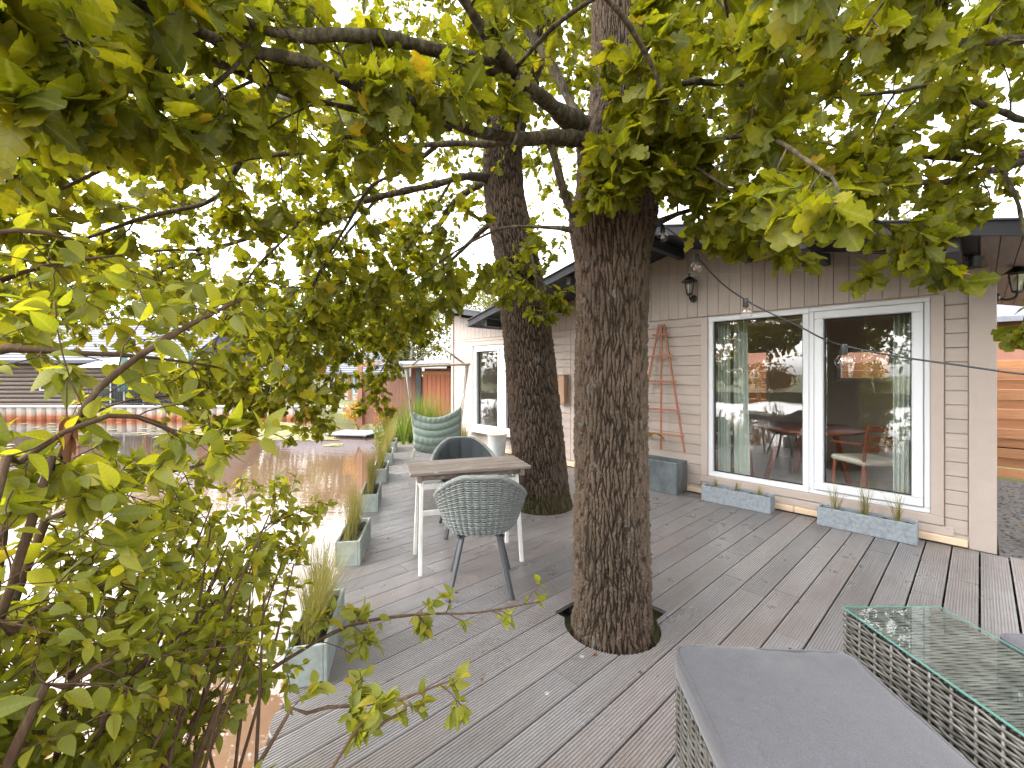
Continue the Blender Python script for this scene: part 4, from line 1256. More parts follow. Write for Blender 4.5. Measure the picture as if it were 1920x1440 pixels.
R7 = C_.limb(rows((1860, 318, 2.4, .014), (1800, 380, 2.35, .010), (1720, 430, 2.3, .007), (1665, 500, 2.25, .004)))
for p, ev, L, sz in ((R1, .18, .30, .10), (R2, .16, .28, .10), (R3, .2, .3, .10), (R4, .19, .32, .10), (R5, .16, .16, .10), (R6, .2, .3, .11), (R7, .2, .18, .09)):
    C_.clothe(p, ev, L, sz, 5, 0.7 if p is R5 else 0.25)
C_.cloud((3.6, 4.2, 5.0), (2.2, 1.4, 1.0), 170, 0.10)
C_.finish(keep=clear_of_house, singles=260)

# ---- the shrub at the water edge on the left
sb = Vector((-1.25, 0.95, -0.45))
bush = tag(empty("shrub", sb), "leafy shrub with arching reddish stems at the water edge", "shrub")
D_ = Plant(bush, 404, "leaf", M["bush_leaf"], M["bush_stem"], OVA_HI, OVA_LO)
def stem(r0, *pts):
    return D_.limb([(sb.x + r0[0], sb.y + r0[1], -0.45, .009)] + rows(*pts), 0.01, 7, "stem")
st = []
st.append((stem((.25, .05), (330, 1440, 1.05, .008), (430, 1300, 1.2, .007), (540, 1228, 1.35, .006), (640, 1180, 1.45, .0055), (760, 1160, 1.5, .0045), (880, 1152, 1.5, .0035), (1010, 1128, 1.5, .002)), .10, .12, .05, 0.45))
st.append((stem((.3, -.1), (470, 1420, .98, .005), (560, 1330, 1.02, .0045), (640, 1320, 1.05, .004), (740, 1310, 1.05, .003), (860, 1270, 1.05, .002)), .13, .09, .045, 0.45))
st.append((stem((.3, -.2), (600, 1460, .85, .004), (680, 1380, .9, .0035), (760, 1330, .92, .002)), .12, .09, .05, 0.4))
st.append((stem((-.2, -.1), (20, 1000, .75, .007), (60, 900, .8, .007), (130, 760, .85, .0065), (200, 690, .9, .008), (330, 615, 1.0, .006), (450, 560, 1.1, .004)), 0.12, 0.2, 0.066, 0.3))
st.append((stem((-.1, -.15), (-40, 1060, .7, .006), (20, 880, .75, .006), (190, 790, .85, .005), (290, 800, .95, .006), (345, 830, 1.0, .003)), 0.12, 0.2, 0.066, 0.3))
st.append((stem((-.3, 0), (-100, 800, .9, .010), (-20, 660, .95, .009), (150, 660, 1.0, .007), (300, 670, 1.1, .005), (420, 690, 1.2, .003)), 0.12, 0.2, 0.066, 0.3))
st.append((stem((-.2, .1), (40, 1100, .95, .009), (160, 950, 1.05, .008), (250, 900, 1.15, .006), (380, 870, 1.3, .003)), 0.043, 0.2, 0.049, 0.2))
st.append((stem((.1, .15), (300, 1300, 1.25, .008), (420, 1120, 1.5, .006), (480, 1010, 1.7, .004), (540, 960, 1.8, .002)), 0.043, 0.2, 0.049, 0.15))
st.append((stem((.15, .2), (360, 1330, 1.3, .007), (470, 1180, 1.6, .005), (520, 1080, 1.8, .003)), 0.043, 0.2, 0.049, 0.15))
st.append((stem((-.1, .1), (80, 1300, .9, .009), (120, 1150, 1.0, .008), (230, 1000, 1.15, .006), (330, 950, 1.3, .003)), 0.043, 0.2, 0.049, 0.15))
st.append((stem((-.2, -.1), (-60, 1300, .75, .009), (40, 1180, .8, .008), (150, 1120, .9, .006), (280, 1060, 1.0, .003)), 0.043, 0.2, 0.049, 0.2))
st.append((stem((.05, 0), (160, 1400, .9, .008), (230, 1270, .95, .007), (330, 1190, 1.05, .004), (420, 1150, 1.15, .002)), 0.043, 0.2, 0.049, 0.2))
st.append((stem((-.1, -.1), (0, 1420, .75, .008), (100, 1290, .8, .006), (230, 1230, .88, .004), (330, 1240, .95, .002)), 0.043, 0.2, 0.049, 0.25))
st.append((stem((-.35, .1), (-160, 700, 1.1, .010), (-60, 560, 1.1, .008), (90, 500, 1.15, .006), (230, 480, 1.2, .003)), 0.12, 0.2, 0.066, 0.3))
st.append((stem((-.35, 0), (-200, 600, 1.0, .010), (-100, 470, .95, .008), (30, 430, .95, .005), (140, 450, 1.0, .003)), 0.12, 0.2, 0.066, 0.35))
st.append((stem((-.3, .2), (0, 1000, 1.3, .009), (80, 850, 1.4, .007), (200, 760, 1.5, .005), (330, 740, 1.6, .003)), 0.12, 0.2, 0.066, 0.25))
st.append((stem((.1, .2), (240, 1330, 1.15, .006), (330, 1200, 1.35, .005), (430, 1060, 1.6, .004), (540, 960, 1.8, .002)), 0.043, 0.2, 0.049, 0.1))
st.append((stem((.1, .1), (330, 1400, 1.05, .006), (400, 1250, 1.2, .005), (440, 1130, 1.35, .004), (500, 1040, 1.5, .002)), 0.043, 0.2, 0.049, 0.1))
st.append((stem((0, .1), (120, 1380, .95, .006), (180, 1200, 1.05, .005), (260, 1090, 1.2, .004), (340, 1020, 1.4, .002)), 0.043, 0.2, 0.049, 0.1))
rs = np.random.RandomState(8)
for p, ev, L, sz, start in st:
    # opposite pairs of leaves and short side sprays
    seg = np.linalg.norm(np.diff(p[:, :3], axis=0), axis=1); s = np.concatenate(([0], np.cumsum(seg)))
    x = s[-1] * start
    while x < s[-1]:
        i = min(len(p) - 2, int(np.searchsorted(s, x)))
        t = unit(p[i + 1, :3] - p[i, :3]); v = rs.randn(3); v = unit(v - t * (v @ t))
        for sg in (1, -1):
            d = t * 0.7 + v * sg * 0.8 + np.array((0, 0, 0.1))
            if rs.rand() < 0.72: D_.shoot(p[i, :3], d, L * rs.uniform(0.5, 1.2), 0.0016, sz * 0.95, 5, 0.03, 0, rs.rand() < 0.5)
            else: D_.rosette(p[i, :3], d, 1, sz)
        x += 1.15 * ev * rs.uniform(0.7, 1.3)
    D_.rosette(p[-1, :3], p[-1, :3] - p[-2, :3], 4, sz)
for k in range(26):                               # bare upright stems at the foot
    a = P(rs.uniform(120, 480), 1470, rs.uniform(.95, 1.35)); e = np.array(a) + np.array((rs.uniform(-.12, .2), rs.uniform(0, .35), rs.uniform(.25, .6)))
    D_.tw.append((np.array([(a[0] - .05, a[1], -0.5), a, (np.array(a) + e) / 2 + rs.randn(3) * .02, e]), np.array((.006, .005, .004, .002))))
D_.finish(mind=0.40)

# a withered brown leaf spray hanging in the shrub
wl_ = empty("withered_spray", P(125, 770, .84)); tag(wl_, "withered brown leaf spray hanging from a shrub stem", "dead leaves")
b = MB(); b.tube([(0, 0, 0.06), (0, 0, 0.0), (0.003, 0, -0.03)], 0.0012, 5); b.build("stalk", M["bush_stem"], wl_)
for k in range(7):
    V, F, ve = OVA_HI[k % 6]
    o = link("leaf", big_mesh("leaf", V * np.array((.55, 1, 1)), F, M["dead_leaf"], True, {"tone": np.zeros(len(V)), "vein": ve[:, 0] * 0}), wl_)
    d = unit(np.array((rs.uniform(-.25, .25), rs.uniform(-.25, .25), -1)))
    Rm = frames(d[None], unit(rs.randn(3))[None])[0] * rs.uniform(.045, .075)
    m4 = np.eye(4); m4[:3, :3] = Rm; m4[:3, 3] = (rs.uniform(-.008, .008), rs.uniform(-.01, .01), -0.005 - 0.006 * k); o.matrix_local = Matrix(m4.tolist())
# ================================================================== FURNITURE ON THE DECK
# ---- bistro table
TB = tag(empty("bistro_table", (-0.352, 3.385, 0), R(18)), "small slatted table with weathered top and chipped white legs", "table")
for k in range(4):                                # four boards of the top
    b = MB(); b.box((0, -0.165 + k * 0.11, 0.728), (0.91, 0.1075, 0.024), ch=0.004); b.build("top_board", M["old_wood"], TB)
for sy in (-1, 1):
    b = MB(); b.box((0.0, sy * 0.165, 0.694), (0.80, 0.022, 0.042), ch=0.003); b.build("apron", M["old_wood"], TB)
for sx in (-1, 1):
    b = MB(); b.box((sx * 0.388, 0, 0.69), (0.034, 0.42, 0.05), ch=0.003); b.build("end_batten", M["old_wood"], TB)
    for sy in (-1, 1):
        b = MB(); b.bar((sx * 0.365, sy * 0.12, 0.70), (sx * 0.385, sy * 0.195, 0.0), 0.026, 0.032, up=(0, 1, 0), ch=0.003); b.build("leg", M["white_paint"], TB)
    b = MB(); b.bar((sx * 0.362, -0.14, 0.60), (sx * 0.362, 0.14, 0.60), 0.02, 0.036, ch=0.003); b.build("stretcher", M["white_paint"], TB)
for yy, zz in ((-0.135, 0.62), (0.16, 0.33)):
    b = MB(); b.bar((-0.352, yy, zz), (0.352, yy, zz), 0.02, 0.042, ch=0.003); b.build("stretcher", M["white_paint"], TB)

# ---- woven bucket chairs
def chair_shell():
    """param surface: phi round the back (0 = rear), t from seat to rim"""
    def top(phi):
        a = np.abs(phi) / R(118)
        return 0.805 - 0.165 * np.clip((a - 0.16) / 0.55, 0, 1) ** 1.5 * (1.5 - 0.5 * np.clip((a - 0.16) / 0.55, 0, 1)) - 0.02 * a
    def pos(phi, t, off=0.0):
        zt = top(phi)
        r = 0.195 + (0.300 - 0.195) * np.clip(t, 0, 1) ** 0.62 + off
        fr = 1 + 0.10 * np.clip((np.abs(phi) - R(60)) / R(60), 0, 1)
        x = np.sin(phi) * r; y = -np.cos(phi) * r * fr * 0.98
        z = 0.405 + t * (zt - 0.405) - 0.03 * np.abs(np.sin(phi)) * (1 - t) * 0
        return np.stack((x, y, z + 0 * x), -1)
    return pos, top
def make_chair():
    root = empty("wicker_chair")
    pos, top = chair_shell()
    PH = R(118)
    nst = 25
    stakes = np.linspace(-PH, PH, nst); dphi = stakes[1] - stakes[0]
    w = MB()
    rows_n = 27
    phi = np.linspace(-PH, PH, (nst - 1) * 6 + 1)
    for i in range(rows_n):
        t = (i + 0.6) / rows_n
        off = 0.016 * np.abs(np.sin(math.pi * (phi + PH) / dphi)) ** 0.8 - 0.004 + 0.002 * (-1) ** i
        p = pos(phi, np.full_like(phi, t), off)
        w.tube(p, 0.0058, 5, True, squash=None)
    tag(w.build("woven_cord", M["cord"], root, True), kind="stuff")
    s = MB()
    for ph in stakes:
        tt = np.linspace(0, 1, 9)
        s.tube(pos(np.full(9, ph), tt), 0.0055, 5)
    tag(s.build("stake", M["cord"], root, True), kind="stuff")
    r = MB()
    ph = np.linspace(-PH, PH, 61)
    rim = pos(ph, np.ones(61), 0.002)
    # cord wound round the rim
    tt = np.linspace(0, 1, 700); q = np.stack([np.interp(tt * 60, np.arange(61), rim[:, k]) for k in range(3)], 1)
    wind = 0.0165 * (1 + 0.09 * np.abs(np.sin(tt * math.pi * 95)))
    r.tube(q, wind, 9)
    r.build("rim", M["cord"], root, True)
    b = MB(); pr = [(0.02, 0.388), (0.17, 0.392), (0.19, 0.405), (0.19, 0.425), (0.02, 0.428)]
    b.lathe(pr, (0, 0.02, 0), 24); b.build("seat_base", M["cord"], root, True, 50)
    # padded seat and back cushion
    c = MB(); c.lathe([(0.01, 0.428), (0.19, 0.43), (0.215, 0.45), (0.205, 0.482), (0.12, 0.492), (0.01, 0.493)], (0, 0.03, 0), 28)
    c.build("seat_cushion", M["cushion_dark"], root, True, 60)
    u = np.linspace(-R(96), R(96), 49); v = np.linspace(0.14, 1.02, 12)
    U, Vv = np.meshgrid(u, v)
    puff = np.abs(np.sin(U / R(192) * math.pi * 7)) ** 0.45
    inner = pos(U, Vv, -0.022)
    face = pos(U, Vv, -0.034 - 0.020 * puff * np.sin(math.pi * (Vv - 0.14) / 0.88) ** 0.3)
    c = MB()
    ringm = np.concatenate((face, inner[::-1], face[:1]), 0)
    c.grid(ringm)
    c.build("back_cushion", M["cushion_dark"], root, True, 70)
    # four splayed legs under a cross frame
    for sx in (-1, 1):
        for sy in (-1, 1):
            g = MB(); a, e = np.array((sx * 0.115, sy * 0.10, 0.395)), np.array((sx * 0.205, sy * 0.215, 0.0))
            g.bar(a, e, 0.034, 0.022, up=(sx * 1.0, sy * 1.0, 0), ch=0.005); g.build("leg", M["leg_metal"], root)
    g = MB()
    g.bar((-0.15, -0.13, 0.378), (0.15, 0.13, 0.378), 0.03, 0.016); g.bar((-0.15, 0.13, 0.376), (0.15, -0.13, 0.376), 0.03, 0.014)
    g.build("cross_frame", M["leg_metal"], root)
    return root
ch = make_chair()
ch.location, ch.rotation_euler = (-0.215, 2.955, 0), (0, 0, R(4))
tag(ch, "grey woven bucket chair with its back to the view, in front of the table", "chair", "woven chairs at the bistro table")
c2 = copy_tree(ch)
c2.location, c2.rotation_euler = (-0.44, 4.02, 0), (0, 0, R(196))
tag(c2, "woven bucket chair behind the table showing its charcoal back cushion", "chair", "woven chairs at the bistro table")

# ---- hanging chair
hc = tag(empty("hanging_chair", (-1.06, 6.1, 0.06), R(8)), "sage green padded hammock chair hanging from a wooden spreader bar", "hanging chair")
u = np.linspace(-1, 1, 41); v = np.linspace(0, 1, 60)
U, Vv = np.meshgrid(u, v)
def sling(U, Vv):
    # v 0 at the front lip of the seat, rising up the back; we look at the back
    ang = Vv * R(150) - R(52)
    xx = 0.325 * U * (0.93 + 0.10 * Vv)
    yy = 0.16 - 0.34 * np.sin(np.clip(Vv / 0.5, 0, 1) * math.pi / 2) + 0.11 * np.clip((Vv - 0.5) / 0.5, 0, 1) ** 1.3 + 0.10 * U ** 2
    zz = 0.30 + 0.055 * (1 - np.clip(Vv / 0.25, 0, 1)) ** 2 + np.clip((Vv - 0.28) / 0.72, 0, 1) ** 0.95 * 0.47 + 0.115 * U ** 2 * (0.25 + 0.75 * np.clip(Vv, 0, 1)) + 0.035 * U * Vv
    return np.stack((xx, yy, zz), -1)
mid = sling(U, Vv)
du = np.gradient(mid, axis=1); dv = np.gradient(mid, axis=0)
nn = np.cross(du, dv); nn /= np.linalg.norm(nn, axis=2)[..., None]
puff = (np.abs(np.sin(Vv * math.pi * 7)) ** 0.42 * np.clip((1 - np.abs(U)) * 9, 0, 1) ** 0.5)
wr = 0.004 * np.sin(U * 31 + 5 * np.sin(Vv * 9)) * puff
th = 0.012 + 0.030 * puff + wr
b = MB()
b.grid(np.concatenate((mid + nn * th[..., None], (mid - nn * th[..., None])[::-1], (mid + nn * th[..., None])[:1]), 0))
for k in (0, -1):
    side = np.stack((mid[:, k] + nn[:, k] * th[:, k, None], mid[:, k] - nn[:, k] * th[:, k, None]), 1); b.grid(side)
b.build("padded_seat", M["cushion_green"], hc, True, 75)
b = MB(); b.tube([(-0.47, 0.0, 1.475), (0.47, 0.0, 1.525)], 0.019, 10); b.build("spreader_bar", M["pole"], hc, True, 60)
b = MB()
for sx in (-1, 1):
    for k in range(7):
        e = sling(np.array([[sx * 0.985]]), np.array([[0.10 + 0.145 * k]]))[0, 0]
        s0 = np.array((sx * (0.40 + 0.008 * k), 0.0, 1.49 + sx * 0.025))
        m_ = (s0 + e) / 2 + np.array((sx * 0.008, 0, -0.012))
        b.tube(spline([s0, m_, e], 0.1), 0.006, 5)
    for k in range(2):
        b.tube([(sx * (0.40 - 0.03 * k), 0, 1.50 + sx * 0.022), (0.02, 0, 1.80 - 0.01 * k)], 0.008, 6)
b.build("rope", M["rope"], hc, True)
b = MB()
z = 1.80; k = 0
while z < 3.30:                                   # chain links
    t = np.linspace(0, 2 * math.pi, 9)
    ring = np.stack((0.010 * np.cos(t), 0 * t, 0.019 * np.sin(t)), 1)
    if k % 2: ring = ring[:, (1, 0, 2)]
    b.tube(ring + np.array((0.02, 0, z)), 0.0035, 4, False); z += 0.030; k += 1
b.build("chain", M["zinc"], hc, True)
b = MB()
for sx in (-1, 1):
    e = sling(np.array([[sx * 0.99]]), np.array([[0.25]]))[0, 0]
    for k in range(5): b.tube(spline([e, e + np.array((sx * (.02 + .006 * k), .01 * k, -.05)), e + np.array((sx * (.01 + .01 * k), -.01 * k, -.12 - .012 * k))], .03), .003, 4)
b.build("tassel_cord", M["rope"], hc, True)

# ---- poly rattan ottoman and table
def rattan_box(root, x0, x1, y0, y1, z0, z1, pitch, stake=0.075, name="woven_rattan", rr=0.0052):
    """strands run round the box over and under upright stakes"""
    rc = 0.025
    def path(n):
        per = [(x0, y0), (x1, y0), (x1, y1), (x0, y1)]
        pts = []
        for (ax, ay), (bx, by) in zip(per, per[1:] + per[:1]):
            L = math.hypot(bx - ax, by - ay); m_ = max(4, int(round(L / stake)) * 4)
            for i in range(m_): pts.append((ax + (bx - ax) * i / m_, ay + (by - ay) * i / m_, (by - ay) / L, -(bx - ax) / L, i * math.pi / 4 ))
        pts.append((per[0][0], per[0][1], pts[0][2], pts[0][3], 0.0))
        return np.array(pts)
    q = path(0)
    b = MB(); nrow = int((z1 - z0) / pitch)
    r_ = np.random.RandomState(int(pitch * 1e5) + int(x0 * 100))
    for i in range(nrow):
        z = z0 + (i + 0.5) * pitch
        off = 0.0062 * np.cos(q[:, 4] + math.pi * i)
        zz = z + 0.0012 * np.sin(np.arange(len(q)) * 0.7 + i) + r_.randn(len(q)) * 0.0006
        p = np.stack((q[:, 0] + q[:, 2] * off, q[:, 1] + q[:, 3] * off, zz), 1)
        b.tube(p, rr, 5, False)
    tag(b.build(name, M["rattan"], root, True), kind="stuff")
    s = MB()
    for k in range(0, len(q) - 1, 4): s.tube([(q[k, 0], q[k, 1], z0), (q[k, 0], q[k, 1], z1)], 0.0055, 5)
    tag(s.build("stake", M["rattan"], root, True), kind="stuff")
    c = MB(); i_ = 0.013
    c.box(((x0 + x1) / 2, (y0 + y1) / 2, (z0 + z1) / 2), (x1 - x0 - 2 * i_, y1 - y0 - 2 * i_, z1 - z0 - 0.004)); c.build("inner_box", M["rattan_core"], root)
def cushion_mesh(sx, sy, h, rad=0.05, crown=0.012, seed=0):
    """a box cushion with soft corners and a slight crown"""
    n = 44
    r_ = np.random.RandomState(seed)
    a = np.linspace(-1, 1, n); U, W = np.meshgrid(a, a)
    cr = (1 - U ** 2) ** 0.5 * (1 - W ** 2) ** 0.5 * crown
    wr = 0.003 * np.sin(U * 3 + 2 * W + 1) + 0.005 * np.sin(5 * U - 3 * W) * np.exp(-((np.abs(W) - 0.85) / 0.2) ** 2) + 0.0028 * np.sin(17 * U + 3 * np.sin(4 * W)) * np.exp(-((W - 0.9) / 0.13) ** 2)
    def corner(U, W):
        x, y = U * sx / 2, W * sy / 2
        ex, ey = np.abs(x) - (sx / 2 - rad), np.abs(y) - (sy / 2 - rad)
        m = (ex > 0) & (ey > 0)
        l = np.sqrt(np.maximum(ex, 0) ** 2 + np.maximum(ey, 0) ** 2); mx = np.maximum(ex, ey)
        f = np.where(m & (l > 0), mx / np.maximum(l, 1e-6), 1.0)
        x = np.where(m, np.sign(x) * (sx / 2 - rad + ex * f), x); y = np.where(m, np.sign(y) * (sy / 2 - rad + ey * f), y)
        return x, y
    X, Y = corner(U, W)
    b = MB()
    b.grid(np.stack((X, Y, h + cr + wr), -1))
    # side wall down to the base, bulging a little
    per = [(i, 0) for i in range(n)] + [(n - 1, j) for j in range(1, n)] + [(i, n - 1) for i in range(n - 2, -1, -1)] + [(0, j) for j in range(n - 2, 0, -1)]
    ring = np.array([(X[j, i], Y[j, i]) for i, j in per])
    ce = np.array([(np.cos(0), 0)])
    rws = []
    for t, o in ((1.0, 0.0), (0.93, 0.004), (0.7, 0.007), (0.4, 0.007), (0.12, 0.004), (0.0, -0.002)):
        nrm = ring / np.linalg.norm(ring, axis=1)[:, None]
        rws.append(np.column_stack((ring + nrm * o, np.full(len(ring), h * t) + (wr[[j for i, j in per], [i for i, j in per]] if t == 1.0 else 0))))
    b.grid(np.array(rws)[::-1], closed=True)
    b.add([(p[0], p[1], 0.0) for p in ring], [tuple(range(len(ring)))[::-1]])
    # piping along the top seam
    pip = np.column_stack((ring, np.full(len(ring), h * 0.985))); pip = np.vstack((pip, pip[:1]))
    return b, pip
def cushion(root_name, label, loc, rz, sx, sy, h, m, seed=0, group=None):
    b, pip = cushion_mesh(sx, sy, h, seed=seed)
    o = b.build(root_name, m, None, True, 50)
    o.location, o.rotation_euler = loc, (0, 0, rz)
    p = MB(); p.tube(pip, 0.0042, 6, False); p.build("piping", m, o, True)
    return tag(o, label, "cushion", group)
OT = tag(empty("rattan_ottoman", (0.905, 1.30, 0), R(-4)), "square grey brown rattan footstool carrying a grey cushion", "ottoman")
rattan_box(OT, -0.305, 0.305, -0.33, 0.29, 0.02, 0.318, 0.0125)
cushion("seat_cushion", "grey cushion with piped seams on the rattan footstool", (0.903, 1.28, 0.32), R(-4), 0.63, 0.66, 0.10, M["grey_fabric"], 1, "grey rattan seat cushions")
for sx in (-1, 1):
    for sy in (-1, 1):
        b = MB(); b.lathe([(0.014, 0.0), (0.016, 0.02)], (sx * 0.27, sy * 0.27 - 0.02, 0), 10); b.build("foot", M["black_metal"], OT)
RT = tag(empty("rattan_table", (1.615, 1.32, 0), 0), "low rattan table with greenish glass top beside the grey footstool", "table")
rattan_box(RT, -0.20, 0.20, -0.52, 0.505, 0.02, 0.436, 0.0125)
# woven top below the glass
b = MB()
for i in range(int(1.02 / 0.0095)):
    y = -0.515 + (i + 0.5) * 0.0095; xx = np.linspace(-0.20, 0.20, 23)
    b.tube(np.stack((xx, np.full(23, y) + 0.0008 * np.sin(xx * 40 + i), 0.443 + 0.0022 * np.cos(np.arange(23) * math.pi / 4 + math.pi * i)), 1), 0.0044, 5, False)
tag(b.build("woven_top", M["rattan"], RT, True), kind="stuff")
b = MB(); b.add([(-0.206, -0.526, 0.4575), (0.206, -0.526, 0.4575), (0.206, 0.511, 0.4575), (-0.206, 0.511, 0.4575)], [(0, 1, 2, 3)]); gt = b.build("glass_top", M["table_glass"], RT)
b = MB()
for c, s in (((0, 0.5125, 0.4545), (0.412, 0.003, 0.0062)), ((0, -0.5275, 0.4545), (0.412, 0.003, 0.0062)), ((-0.2075, -0.0075, 0.4545), (0.003, 1.043, 0.0062)), ((0.2075, -0.0075, 0.4545), (0.003, 1.043, 0.0062))): b.box(c, s)
b.build("glass_edge", M["glass_edge"], gt)
OT2 = tag(empty("rattan_ottoman", (2.27, 1.36, 0), 0), "rattan seat beyond the glass topped table, mostly out of view", "ottoman")
rattan_box(OT2, -0.31, 0.31, -0.31, 0.31, 0.02, 0.30, 0.0145)
cushion("seat_cushion", "pale lilac grey cushion beyond the glass topped table", (2.25, 1.385, 0.303), R(-3), 0.66, 0.66, 0.10, M["grey_fabric"], 2, "grey rattan seat cushions")

# ================================================================== PLANTERS AND GRASSES
def planter(w, l, h, m, t=0.018, fill=0.035, name="planter"):
    """box planter, long side along local y; open top with soil"""
    root = empty(name)
    b = MB()
    for sx in (-1, 1): b.box((sx * (w / 2 - t / 2), 0, h / 2), (t, l, h), ch=0.004)
    for sy in (-1, 1): b.box((0, sy * (l / 2 - t / 2), h / 2 - 0.0015), (w - 2 * t, t, h - 0.003), ch=0.003)
    b.box((0, 0, 0.012), (w - 2 * t, l - 2 * t, 0.02))
    b.build("box", m, root)
    n = 14
    xx, yy = np.meshgrid(np.linspace(-1, 1, n), np.linspace(-1, 1, n))
    zz = h - fill + 0.008 * np.random.RandomState(4).randn(n, n)
    s = MB(); s.grid(np.stack((xx * (w / 2 - t), yy * (l / 2 - t), zz), -1)); s.build("soil", M["soil"], root, True)
    return root
def grass_tuft(name, base_pts, nblades, height, lean, m, seed, width=0.0022, spread=0.5, parent=None):
    rs_ = np.random.RandomState(seed)
    n = nblades; K = 6
    bp = np.asarray(base_pts)[rs_.randint(0, len(base_pts), n)] + np.column_stack((rs_.randn(n) * 0.012, rs_.randn(n) * 0.012, np.zeros(n)))
    az = rs_.uniform(0, 2 * math.pi, n); tilt = np.abs(rs_.randn(n)) * spread * 0.5
    h = height * rs_.uniform(0.45, 1.12, n)
    curl = rs_.uniform(0.25, 1.15, n) * spread * 1.7
    dirv = np.stack((np.cos(az), np.sin(az)), 1) + np.asarray(lean)
    t = np.linspace(0, 1, K)
    ang = tilt[:, None] + curl[:, None] * t[None] ** 1.5
    ds = h[:, None] / (K - 1)
    hor = np.cumsum(np.sin(ang) * ds, 1) - np.sin(ang) * ds; ver = np.cumsum(np.cos(ang) * ds, 1) - np.cos(ang) * ds
    c = np.stack((bp[:, 0, None] + dirv[:, 0, None] * hor, bp[:, 1, None] + dirv[:, 1, None] * hor, bp[:, 2, None] + ver), -1)
    side = np.stack((-np.sin(az), np.cos(az), np.zeros(n)), 1)
    wd = width * (1 - 0.92 * t ** 1.4)
    Va = c - side[:, None] * wd[None, :, None]; Vb = c + side[:, None] * wd[None, :, None]
    V = np.stack((Va, Vb), 2).reshape(n, K * 2, 3)
    F = np.array([(2 * i, 2 * i + 1, 2 * i + 3, 2 * i + 2) for i in range(K - 1)])
    FF = (F[None] + (np.arange(n) * K * 2)[:, None, None]).reshape(-1, 4)
    return link(name, big_mesh(name, V.reshape(-1, 3), FF, m, True, {"tone": np.repeat(rs_.rand(n) * .99, K * 2)}), parent)
EDGE_ANG = math.atan2(0.215, 1.0)                 # planters stand along the water edge
pl0 = planter(0.185, 0.54, 0.19, M["concrete"])
plabels = ["grey green cement trough half hidden by the shrub, beside its arching stem", "grey green cement trough standing level with the near legs of the bistro table", "grey green cement trough third along the water edge from the shrub",
           "grey green cement trough fourth along the water edge from the shrub", "grey green cement trough next to last before the far end of the deck", "grey green cement trough at the far end of the deck's water edge"]
glabels = ["tall wispy grass spilling over the trough beside the shrub", "feathery grass in the trough level with the near table legs", "upright feathery grass in the third trough from the shrub",
           "feathery grass in the fourth trough from the shrub", "feathery grass in the next to last trough on the water edge", "feathery grass in the trough at the far deck end"]
fronts = [1.98, 3.22, 4.47, 5.66, 6.78, 7.86]
for k, yf in enumerate(fronts):
    o = pl0 if k == 0 else copy_tree(pl0)
    yc = yf + 0.27
    xr = -0.877 - 0.215 * (yc - 2.08)
    rz = EDGE_ANG + R((1, -2, 1, 0, 2, -1)[k])
    o.location, o.rotation_euler = (xr - 0.10, yc, 0.001), (0, 0, rz)
    tag(o, plabels[k], "planter", "cement troughs along the water edge")
    pts = []
    for yy in np.linspace(-0.20, 0.20, 7 if k == 0 else 5):
        p = rot_z(rz) @ np.array((0.0, yy if k == 0 else yy * 0.8 - 0.02, 0)); pts.append((p[0], p[1], 0.15))
    g = grass_tuft("ornamental_grass", pts, 620 if k == 0 else 480, (0.46, 0.42, 0.46, 0.44, 0.46, 0.48)[k], (0.18, 0.1), M["grass_blade"], 60 + k, 0.0017, 0.55 if k == 0 else 0.36)
    g.location = o.location
    tag(g, glabels[k], "grass", "grasses in the cement troughs", None)
# two slate troughs below the glazing, with sparse dry tufts
def cab_place(o, x, y, z=0.0, turn=0.0):
    o.location = C2W(x, y, z); o.rotation_euler = (0, 0, -ANG + turn)
def facade_xy(px, py):
    g = G(px, py); return W2C(g)
t0 = planter(0.165, 0.70, 0.175, M["slate"], name="trough")
xa, ya = -1.80, -0.19
cab_place(t0, xa, ya, 0.001, R(90) + R(1.5)); tag(t0, "blue grey trough below the fixed pane with three tiny dry tufts", "planter", "troughs under the glazed doors")
t1 = copy_tree(t0); cab_place(t1, -0.70, -0.175, 0.001, R(90) + R(0)); tag(t1, "blue grey trough below the glass door with longer green grasses", "planter", "troughs under the glazed doors")
for (o, tlabel, hgt, nb, mm, sd) in ((t0, "three short straw coloured tufts in the trough below the fixed pane", 0.15, 130, M["grass_blade"], 80), (t1, "three thin green tufts in the trough below the glass door", 0.36, 130, M["grass_blade"], 81)):
    rz = o.rotation_euler.z
    pts = [tuple((rot_z(rz) @ np.array((0, yy, 0)))[:2]) + (0.14,) for yy in (-0.22, 0.0, 0.22)]
    g = grass_tuft("dry_grass" if hgt < .2 else "thin_grass", pts, nb, hgt, (0, 0), mm, sd, 0.0022, 0.5); g.location = o.location
    tag(g, tlabel, "grass", "grasses under the glazed doors")
